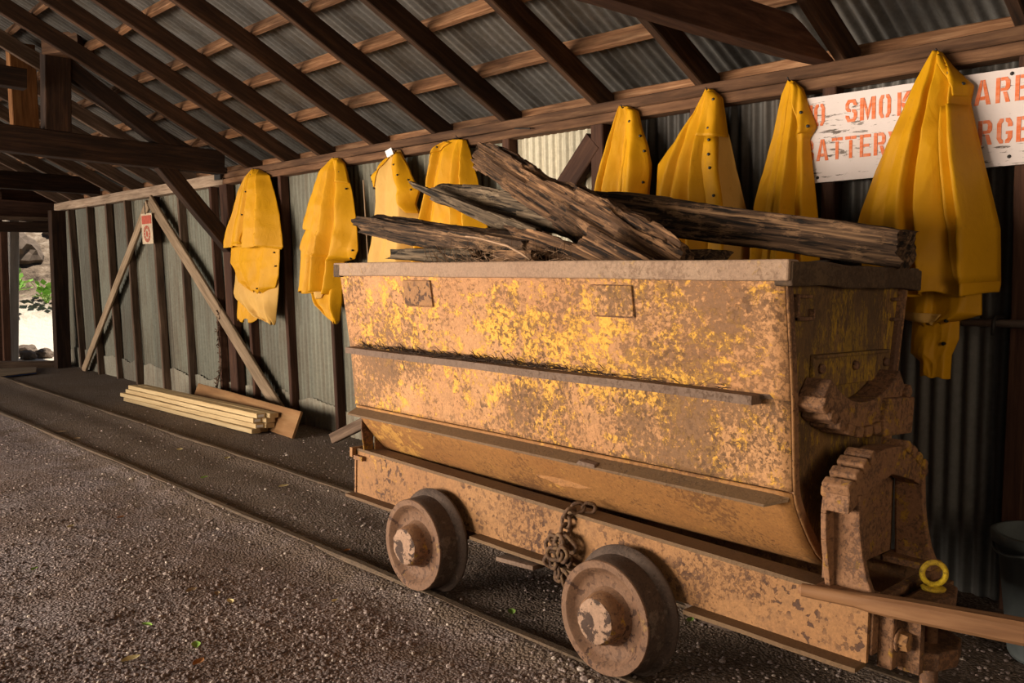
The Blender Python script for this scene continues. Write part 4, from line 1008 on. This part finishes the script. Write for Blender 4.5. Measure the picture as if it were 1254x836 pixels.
G_ = {
 'O': OL+OR, 'N': [R_(0, 0, .25, 1), R_(.75, 0, 1, 1), [(.28, 1), (.28, .7), (.72, 0), (.72, .3)]],
 'S': [[(.02, .22), (.2, 0), (.8, 0), (1, .2), (1, .42), (.84, .54), (.56, .56), (.56, .44), (.72, .38), (.72, .22), (.62, .14), (.38, .14), (.3, .28), (.02, .32)], [(.98, .78), (.8, 1), (.2, 1), (0, .8), (0, .6), (.16, .47), (.44, .44), (.44, .56), (.28, .62), (.28, .78), (.38, .86), (.62, .86), (.7, .74), (.98, .70)]],
 'M': [R_(0, 0, .24, 1), R_(.76, 0, 1, 1), [(.27, 1), (.27, .62), (.49, .0), (.49, .44)], [(.73, 1), (.51, .44), (.51, 0), (.73, .62)]],
 'K': [R_(0, 0, .28, 1), [(.33, .56), (.33, .42), (.7, 0), (1, 0), (.56, .52)], [(.33, .60), (.56, .56), (1, 1), (.7, 1)]],
 'I': [R_(.3, 0, .7, 1)], 'G': OL+[[(.55, 1), (.8, 1), (.98, .8), (.98, .66), (.7, .66), (.7, .8), (.55, .88)], [(.55, 0), (.8, 0), (.98, .2), (.98, .48), (.58, .48), (.58, .36), (.7, .36), (.7, .2), (.55, .12)]],
 'A': [[(0, 0), (.26, 0), (.48, .78), (.48, 1), (.36, 1)], [(1, 0), (.74, 0), (.52, .78), (.52, 1), (.64, 1)], R_(.36, .2, .64, .34)],
 'R': [ST, [(.35, 1), (.75, 1), (.96, .85), (.96, .58), (.8, .46), (.35, .46), (.35, .58), (.62, .58), (.68, .65), (.68, .8), (.62, .87), (.35, .87)], [(.5, .42), (.76, .42), (.98, 0), (.7, 0)]],
 'E': [ST, R_(.35, .86, .98, 1), R_(.35, .44, .86, .57), R_(.35, 0, .98, .14)],
 'B': [ST, [(.35, 1), (.75, 1), (.94, .86), (.94, .62), (.82, .53), (.35, .53), (.35, .63), (.6, .63), (.66, .68), (.66, .82), (.6, .87), (.35, .87)], [(.35, .47), (.82, .47), (.98, .36), (.98, .14), (.78, 0), (.35, 0), (.35, .13), (.62, .13), (.68, .2), (.68, .3), (.62, .36), (.35, .36)]],
 'T': [R_(0, .86, .47, 1), R_(.53, .86, 1, 1), R_(.36, 0, .64, .82)], 'Y': [[(0, 1), (.28, 1), (.48, .6), (.48, .42), (.36, .42)], [(1, 1), (.72, 1), (.52, .6), (.52, .42), (.64, .42)], R_(.36, 0, .64, .4)],
 'C': OL+[[(.55, 1), (.8, 1), (.98, .8), (.98, .66), (.7, .66), (.7, .8), (.55, .88)], [(.55, 0), (.8, 0), (.98, .2), (.98, .34), (.7, .34), (.7, .2), (.55, .12)]],
 'H': [ST, R_(.7, 0, .98, 1), R_(.33, .44, .67, .56)]}
def letters(seq, z0, h):
    for (chx, ya, w) in seq:
        g = MB()
        for poly in G_[chx]:
            n = len(poly); P = [(ya-x*w, z0+y*h) for x, y in poly]
            g.add([(xs_(z)-.0025, y, z) for y, z in P]+[(xs_(z)+.001, y, z) for y, z in P], [tuple(range(n))]+[(i, (i+1) % n, n+(i+1) % n, n+i) for i in range(n)])
        g.build('letter', M['letter'], S0)
letters([('N', 2.205, .055), ('O', 2.142, .057), ('S', 1.982, .058), ('M', 1.910, .074), ('O', 1.821, .057), ('K', 1.735, .058), ('I', 1.66, .05), ('N', 1.595, .058), ('G', 1.52, .058), ('A', 1.407, .066), ('R', 1.323, .058), ('E', 1.249, .058), ('A', 1.17, .066)], 2.206, .104)
letters([('B', 2.195, .055), ('A', 2.127, .062), ('T', 2.048, .054), ('T', 1.980, .054), ('E', 1.909, .054), ('R', 1.842, .058), ('Y', 1.775, .058), ('C', 1.62, .058), ('H', 1.545, .058), ('A', 1.47, .062), ('R', 1.388, .058), ('G', 1.314, .062), ('E', 1.239, .058)], 2.037, .103)
for (y, z) in ((2.12, 1.957), (1.262, 2.32), (1.262, 1.98)):
    MB().lathe([(-.004, .003), (-.002, .008), (.004, .008)], (xs_(z), y, z), 10, 'X').build('screw', M['iron'], S0, smooth=True)

# printed tag at the brace peak
tg = thing('hanging_tag', 'cream card tag with red print hanging at the brace peak', 'tag', (4.0, 10.73, 1.8))
tx = lambda z: wx(z, 4.125)
def tquad(mb, y0, y1, z0, z1, o=0.0, sk=.0):
    mb.hexa([(tx(z0)-o, y0, z0), (tx(z0)-o, y1, z0), (tx(z0)-o+.004, y1, z0), (tx(z0)-o+.004, y0, z0), (tx(z1)-o, y0+sk, z1), (tx(z1)-o, y1+sk, z1), (tx(z1)-o+.004, y1+sk, z1), (tx(z1)-o+.004, y0+sk, z1)])
    return mb
tquad(MB(), 10.90, 10.56, 1.815, 2.18).build('card', M['tag'], tg)
tquad(MB(), 10.875, 10.575, 2.055, 2.155, .003).build('red_panel', M['tagred'], tg)
rg = MB(); cz, cyy = 1.935, 10.735
for k in range(12):
    a = 2*PI*k/12; p = [(cyy+r*1.02*math.cos(b), cz+r*math.sin(b)) for r, b in ((.06, a-.17), (.095, a-.17), (.095, a+.17), (.06, a+.17))]
    rg.add([(tx(z)-.003, y, z) for y, z in p], [(0, 1, 2, 3)])
for k in range(24):
    a, b = 2*PI*k/24, 2*PI*(k+1)/24
    p = [(cyy+r*1.02*math.cos(q), cz+r*math.sin(q)) for r, q in ((.088, a), (.100, a), (.100, b), (.088, b))]; rg.add([(tx(z)-.0035, y, z) for y, z in p], [(0, 1, 2, 3)])
p = [(cyy+.028*math.cos(2*PI*k/10), cz+.04*math.sin(2*PI*k/10)) for k in range(10)]; rg.add([(tx(z)-.003, y, z) for y, z in p], [tuple(range(10))])
rg.build('red_emblem', M['tagred'], tg)
MB().tube([(tx(2.17)-.004, 10.74, 2.17), (tx(2.3)-.006, 10.75, 2.31)], .006, 5).build('string', M['iron'], tg)

# ------------------------------------------------------------------ lumber, boards, wall props
lum = [((3.52, 10.05, .035), (3.66, 7.24, .035)), ((3.62, 9.99, .035), (3.755, 7.28, .035)), ((3.50, 10.10, .082), (3.69, 7.22, .082)), ((3.60, 10.08, .082), (3.78, 7.20, .082)),
       ((3.53, 10.02, .130), (3.68, 7.25, .130)), ((3.63, 10.03, .130), (3.775, 7.19, .130)), ((3.54, 9.96, .178), (3.69, 7.20, .178)), ((3.64, 9.95, .178), (3.79, 7.15, .178))]
ll = ['bottom front', 'bottom back', 'second layer front', 'second layer back', 'third layer front', 'third layer back', 'top front', 'top back']
for (a, b), l in zip(lum, ll):
    o = tag(beam('lumber_plank', a, b, .088, .043, M['lumber'], wob=.004, chamfer=.004), f'fresh pale lumber plank, {l} one of the stack by the wall', 'plank', 'fresh lumber stacked by the wall')
    if l in ('second layer front', 'third layer front', 'top front'):
        Lb = (Vector(b)-Vector(a)).length
        e = obj('end_label', *(lambda g: (g.v, g.f))(MB().box(Lb, Lb+.0015, -.032, .028, -.012, .012)), M['tagwhite'], loc=(0, 0, 0)); e.parent = o; e.location = (0, 0, 0)
# board leaning behind the lumber
lb = beam('leaning_board', (3.96, 9.25, .14), (3.845, 6.83, .125), .022, .25, M['ply'], up=(.35, 0, .94)); tag(lb, 'wide orange brown board leaning on edge behind the stacked lumber', 'board')
tag(beam('leaning_post', (3.96, 6.42, .055), (4.13, 5.72, .40), .07, .09, M['stud']), 'short weathered timber slanting from the ground behind the cart left end', 'timber')
fl = thing('plywood_sheet', 'dusty plywood sheet lying on the ground near the doorway', 'board', (3.0, 14, .01))
MB().hexa([(3.50, 13.60, .018), (3.70, 14.35, .018), (1.6, 14.5, .018), (2.0, 12.70, .018), (3.50, 13.60, .034), (3.70, 14.35, .034), (1.6, 14.5, .034), (2.0, 12.70, .034)]).build('sheet', M['plyfloor'], fl)
MB().hexa([(3.505, 13.59, .012), (3.505, 13.62, .012), (2.0, 12.72, .012), (2.0, 12.69, .012), (3.505, 13.59, .024), (3.505, 13.62, .024), (2.0, 12.72, .024), (2.0, 12.69, .024)]).build('blue_edge', M['blue'], fl)
# vine or cord on the wall behind the lumber
vp = [(wx(z, 4.17), 8.92+.05*math.sin(z*9)+(.35-.3*z)*.6, z) for z in [.12+.06*i for i in range(17)]]
g = MB().tube(vp, .008, 6)
for i in range(60):
    p = Vector(random.choice(vp)); q = p+Vector((-random.uniform(0, .03), random.uniform(-.05, .05), random.uniform(-.05, .05))); g.tube([p, q], .006, 4)
tag(g.build('dried_vine', M['stud'], loc=vp[0]), 'dried brown vine climbing the wall behind the lumber', 'vine')
# pale stick standing against the wall behind coats two and three
tag(beam('thin_stick', (wx(0, 4.12), 5.94, 0.0), (wx(2.25, 4.12), 6.03, 2.23), .012, .012, M['brace']), 'thin tan stick standing upright between the second and third raincoats', 'stick')
# pipe rail and its bracket
pp_ = thing('pipe_rail', 'brown grey horizontal pipe fixed to the dark wall right of the largest raincoat', 'pipe', (4.0, 1.0, 1.27))
MB().tube([(4.03, 1.62, 1.275), (4.03, .1, 1.285)], .017, 14).build('pipe', M['pipe'], pp_, smooth=True)
MB().tube([(4.19, 1.275, 1.30), (4.03, 1.275, 1.302), (4.008, 1.275, 1.285), (4.008, 1.275, 1.225)], .008, 8).build('bracket', M['iron'], pp_, smooth=True)
# tub
bx_, by_ = 3.72, .925
tub = thing('plastic_tub', 'dark grey plastic tub standing by the wall at the right edge', 'tub', (bx_, by_, 0))
MB().lathe([(.012, .02), (.012, .13), (.03, .14), (.45, .193), (.455, .215), (.49, .218), (.494, .210), (.494, .196), (.05, .13), (.045, .02)], (bx_, by_, 0), 48, 'Z').build('tub_shell', M['bucket'], tub, smooth=True)
MB().tube([(bx_-.205*math.cos(a), by_+.205*math.sin(a), .440-.02*math.sin((a-.2)/1.2*PI)) for a in [.2+i*.1 for i in range(13)]], .006, 7).build('handle', M['bucket'], tub, smooth=True)
# wall oddments
tag(MB().tube([(wx(2.44, 4.19), 4.30, 2.45), (wx(2.44, 4.19)-.03, 4.12, 2.425)], .005, 6).build('nail', M['iron'], loc=(4.04, 4.2, 2.44)), 'bent black nail in the wall plate above the pale sheet', 'nail')
tag(MB().box(4.005, 4.03, 8.86, 8.72, 2.44, 2.53).build('iron_strap', M['iron'], loc=(4.02, 8.8, 2.44)), 'small black iron strap where the tie beam meets the wall plate', 'strap')

# ------------------------------------------------------------------ pebbles and leaves
ico = [(0, 0, 1), (.89, 0, .45), (.28, .85, .45), (-.72, .53, .45), (-.72, -.53, .45), (.28, -.85, .45), (.72, .53, -.45), (-.28, .85, -.45), (-.89, 0, -.45), (-.28, -.85, -.45), (.72, -.53, -.45), (0, 0, -1)]
icf = [(0, 1, 2), (0, 2, 3), (0, 3, 4), (0, 4, 5), (0, 5, 1), (1, 6, 2), (2, 7, 3), (3, 8, 4), (4, 9, 5), (5, 10, 1), (2, 6, 7), (3, 7, 8), (4, 8, 9), (5, 9, 10), (1, 10, 6), (11, 7, 6), (11, 8, 7), (11, 9, 8), (11, 10, 9), (11, 6, 10)]
pv = []; pf = []; rp = random.Random(3); cnt = 0
while cnt < 20000:
    r = 1.1*math.exp(rp.random()*2.2); a = rp.uniform(.12, 1.42)
    x, y = r*math.sin(a), r*math.cos(a)
    if x > 4.1 or y < -.3 or (2.29 < x < 2.36) or (3.03 < x < 3.1): continue
    if x > 2.36 and rp.random() < .6: continue
    if noise.noise((x*1.1, y*1.1, 8)) < -.12 and rp.random() < .75: continue
    s = rp.uniform(.004, .0095)*(1.6 if rp.random() < .05 else 1); k = len(pv); z = gz(x, y)
    an = rp.uniform(0, 6.28); c_, s_ = math.cos(an), math.sin(an); sx, sy, sz = s*rp.uniform(.8, 1.4), s*rp.uniform(.7, 1.1), s*rp.uniform(.5, .8)
    for p in ico: pv.append((x+(p[0]*sx*c_-p[1]*sy*s_), y+(p[0]*sx*s_+p[1]*sy*c_), z+p[2]*sz+s*.2))
    pf += [tuple(i+k for i in q) for q in icf]; cnt += 1
tag(obj('gravel', pv, pf, M['pebble'], loc=(2, 2, 0)), 'loose grey brown gravel scattered over the shed ground', 'gravel', kind='stuff')

def leaf(x, y, mat, label, s=.03, rot=0.0, grp=None):
    z = gz(x, y)+.010; v = []; f = []; n = 7
    prof_ = [0, .55, .85, 1, .85, .5, 0]
    for i in range(n):
        t = i/(n-1)*2-1
        for k in (-1, 0, 1): 
            lx, ly = t*s, k*prof_[i]*s*.5; c_, s_ = math.cos(rot), math.sin(rot)
            v.append((x+lx*c_-ly*s_, y+lx*s_+ly*c_, z+.008*abs(k)*prof_[i]+.006*t*t))
    for i in range(n-1):
        for k in (0, 1): a = i*3+k; f.append((a, a+1, a+4, a+3))
    tag(obj('fallen_leaf', v, f, mat, loc=(x, y, gz(x, y)), smooth=True), label, 'leaf', grp)
LF = [(2.956, 2.028, 'leaf_g', 0.03, 0.3, 'green leaf on dark ground right of the near wheel'),
 (2.459, 2.580, 'leaf_g', 0.035, 0.9, 'bright green leaf on gravel in front of the near wheels'),
 (1.339, 3.134, 'leaf_g', 0.035, 1.2, 'green leaf at the bottom of the picture on open gravel'),
 (1.279, 3.463, 'leaf_g', 0.028, 2.0, 'bright green leaf left of the pale dead leaf on the gravel'),
 (1.117, 3.184, 'leaf_y', 0.04, 0.2, 'pale ragged leaf near the bottom left of the gravel'),
 (1.290, 2.998, 'leaf_o', 0.035, 0.6, 'orange brown leaf at the bottom edge of the gravel'),
 (1.641, 3.483, 'leaf_y', 0.03, 1.4, 'yellow green leaf on gravel in front of the left wheel'),
 (1.567, 3.715, 'leaf_t', 0.035, 0.4, 'curled tan leaf on the gravel'),
 (1.641, 3.612, 'leaf_t', 0.025, 1.1, 'small tan leaf beside the curled one'),
 (2.828, 5.205, 'leaf_y', 0.045, 0.2, 'large yellow leaf lying between the rails below the lumber'),
 (2.793, 6.830, 'leaf_y', 0.05, 1.0, 'pale yellow leaf between the rails left of the lumber end'),
 (2.523, 5.755, 'leaf_g', 0.04, 0.5, 'green leaf between the rails below the lumber'),
 (2.945, 6.303, 'leaf_y', 0.04, 0.8, 'yellow leaf beside the far rail below the lumber'),
 (2.324, 8.275, 'leaf_t', 0.06, 0.4, 'tan leaf beside the near rail toward the doorway'),
 (2.336, 7.863, 'leaf_t', 0.05, 1.3, 'small tan leaf on the near rail toward the doorway'),
 (1.475, 5.112, 'leaf_y', 0.03, 0.7, 'yellow leaf on the gravel left of the near rail'),
 (1.129, 4.471, 'leaf_g', 0.025, 0.7, 'small green leaf at the left picture edge gravel'),
 (1.756, 5.141, 'leaf_o', 0.025, 0.2, 'orange leaf on the gravel at mid left'),
 (2.392, 3.740, 'leaf_o', 0.025, 0.2, 'orange leaf beside the near rail left of the wheel'),
 (1.982, 3.194, 'leaf_y', 0.02, 0.2, 'thin pale leaf on gravel below the near rail')]
for (x, y, m, s, r, lab) in LF: leaf(x, y, M[m], lab, s, r, 'fallen leaves on the gravel')

# ------------------------------------------------------------------ outside the doorway
bv = []; bf = []; nx, ny = 40, 40
for j in range(ny+1):
    for i in range(nx+1):
        x = -3+16*i/nx; y = 16.9+9*j/ny; t = j/ny
        bv.append((x, y, -.1+4.8*t**1.05+.35*noise.fractal((x*.9, y*.9, 0), 1, 2, 4)*min(1, t*4)))
for j in range(ny):
    for i in range(nx): a = j*(nx+1)+i; bf.append((a, a+1, a+nx+2, a+nx+1))
struct(obj('ground_bank', bv, bf, M['bank'], smooth=True))
rr = random.Random(11)
def rock(x, y, z, s, lab):
    v = []; 
    import bmesh
    bm = bmesh.new(); bmesh.ops.create_icosphere(bm, subdivisions=3, radius=s)
    for q in bm.verts:
        k = 1+.45*noise.fractal((q.co/s)*1.3+Vector((x*3, y, z)), 1, 2, 4); q.co *= k; q.co.z *= .7
    me = bpy.data.meshes.new('rock'); bm.to_mesh(me); bm.free(); me.materials.append(M['rock'])
    o = bpy.data.objects.new('rock', me); C.objects.link(o); o.location = (x, y, z); tag(o, lab, 'rock')
rock(4.9, 20.6, 1.95, .55, 'dark rocky lump at the top of the sunlit bank outside')
rock(6.3, 21.4, 2.3, .6, 'dark rock beside the doorway post high on the bank outside')
rock(4.25, 16.0, .1, .14, 'small rock just outside the doorway at the right')
rock(3.95, 15.8, .1, .13, 'small rock just outside the doorway in the middle')
rock(4.1, 16.5, .12, .16, 'pale rock lying behind the two small doorway rocks')
def plant(x, y, z, s, lab):
    g = MB()
    for i in range(46):
        a = rr.uniform(0, 6.28); el = rr.uniform(.3, 1.4); d = Vector((math.cos(a)*math.cos(el), math.sin(a)*math.cos(el), math.sin(el)))
        p = Vector((x, y, z))+d*s*rr.uniform(.3, .9); w = d.cross(Vector((0, 0, 1))).normalized()*s*.16; q = p+d*s*.45+Vector((0, 0, -s*.1))
        g.add([p, (p+q)/2+w, q, (p+q)/2-w], [(0, 1, 2, 3)])
    for i in range(6):
        a = rr.uniform(0, 6.28); g.tube([(x, y, z-.05), (x+math.cos(a)*s*.4, y+math.sin(a)*s*.4, z+s*.6)], .012, 5)
    tag(g.build('leafy_plant', M['plant'], loc=(x, y, z)), lab, 'plant')
plant(4.35, 18.2, 1.05, .42, 'bright green plant on the bank at the left of the doorway view')
plant(5.0, 18.6, .9, .40, 'bright green plant on the bank in the middle of the doorway view')
plant(6.1, 18.5, .95, .42, 'bright green plant on the bank next to the corner post')
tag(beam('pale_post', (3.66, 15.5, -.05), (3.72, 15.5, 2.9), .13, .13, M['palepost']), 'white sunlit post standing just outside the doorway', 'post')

# ------------------------------------------------------------------ light, sky, camera
w = bpy.data.worlds.new('World'); SC.world = w; w.use_nodes = True; nt = w.node_tree; nt.nodes.clear()
wo = nt.nodes.new('ShaderNodeOutputWorld'); bg = nt.nodes.new('ShaderNodeBackground'); sk = nt.nodes.new('ShaderNodeTexSky')
sk.sky_type = 'NISHITA'; sk.sun_disc = False; sk.sun_elevation = math.radians(50); sk.sun_rotation = math.radians(60)
nt.links.new(sk.outputs[0], bg.inputs[0]); bg.inputs[1].default_value = .06; nt.links.new(bg.outputs[0], wo.inputs[0])
def lamp(name, kind, loc, target, energy, col, **k):
    d = bpy.data.lights.new(name, kind); d.energy = energy; d.color = col
    for a, b in k.items(): setattr(d, a, b)
    o = bpy.data.objects.new(name, d); C.objects.link(o); o.location = loc
    o.rotation_euler = (Vector(target)-Vector(loc)).to_track_quat('-Z', 'Y').to_euler(); return o
lamp('sun', 'SUN', (8, 6, 20), (3.5, 12, 0), 9.0, (1.0, .93, .82), angle=.02)
lamp('open_side_light', 'AREA', (-4.3, 6.1, 1.05), (2.4, 3.0, .75), 640, (1.0, .87, .72), shape='RECTANGLE', size=6.0, size_y=1.8, spread=math.radians(120))
lamp('open_side_light_far', 'AREA', (-4.2, 13.4, 1.4), (4.0, 11.6, 1.4), 620, (1.0, .90, .78), shape='RECTANGLE', size=3.0, size_y=2.2)
lamp('near_end_fill', 'AREA', (.9, -2.4, 1.7), (2.8, 1.3, .95), 7, (1.0, .80, .58), shape='RECTANGLE', size=1.6, size_y=1.2, spread=math.radians(60))  # added fill lamp without a source of its own, lifts the cart end
cam = bpy.data.cameras.new('camera'); co_ = bpy.data.objects.new('camera', cam); C.objects.link(co_)
f_, yaw, pit, roll = 1060.729, .756, .065, -.019
cam.sensor_fit = 'HORIZONTAL'; cam.sensor_width = 36; cam.lens = f_/1254*36; cam.clip_start = .05; cam.clip_end = 200
cy_, sy_, cp_, sp_ = math.cos(yaw), math.sin(yaw), math.cos(pit), math.sin(pit)
fw = Vector((sy_*cp_, cy_*cp_, -sp_)); rt = Vector((cy_, -sy_, 0)); dn = fw.cross(rt)
r2 = rt*math.cos(roll)+dn*math.sin(roll); d2 = dn*math.cos(roll)-rt*math.sin(roll)
mm = Matrix((r2, -d2, -fw)).transposed().to_4x4(); mm.translation = (0, 0, 1.4); co_.matrix_world = mm
SC.camera = co_
SC.view_settings.view_transform = 'Standard'; SC.view_settings.look = 'None'; SC.view_settings.exposure = -0.08
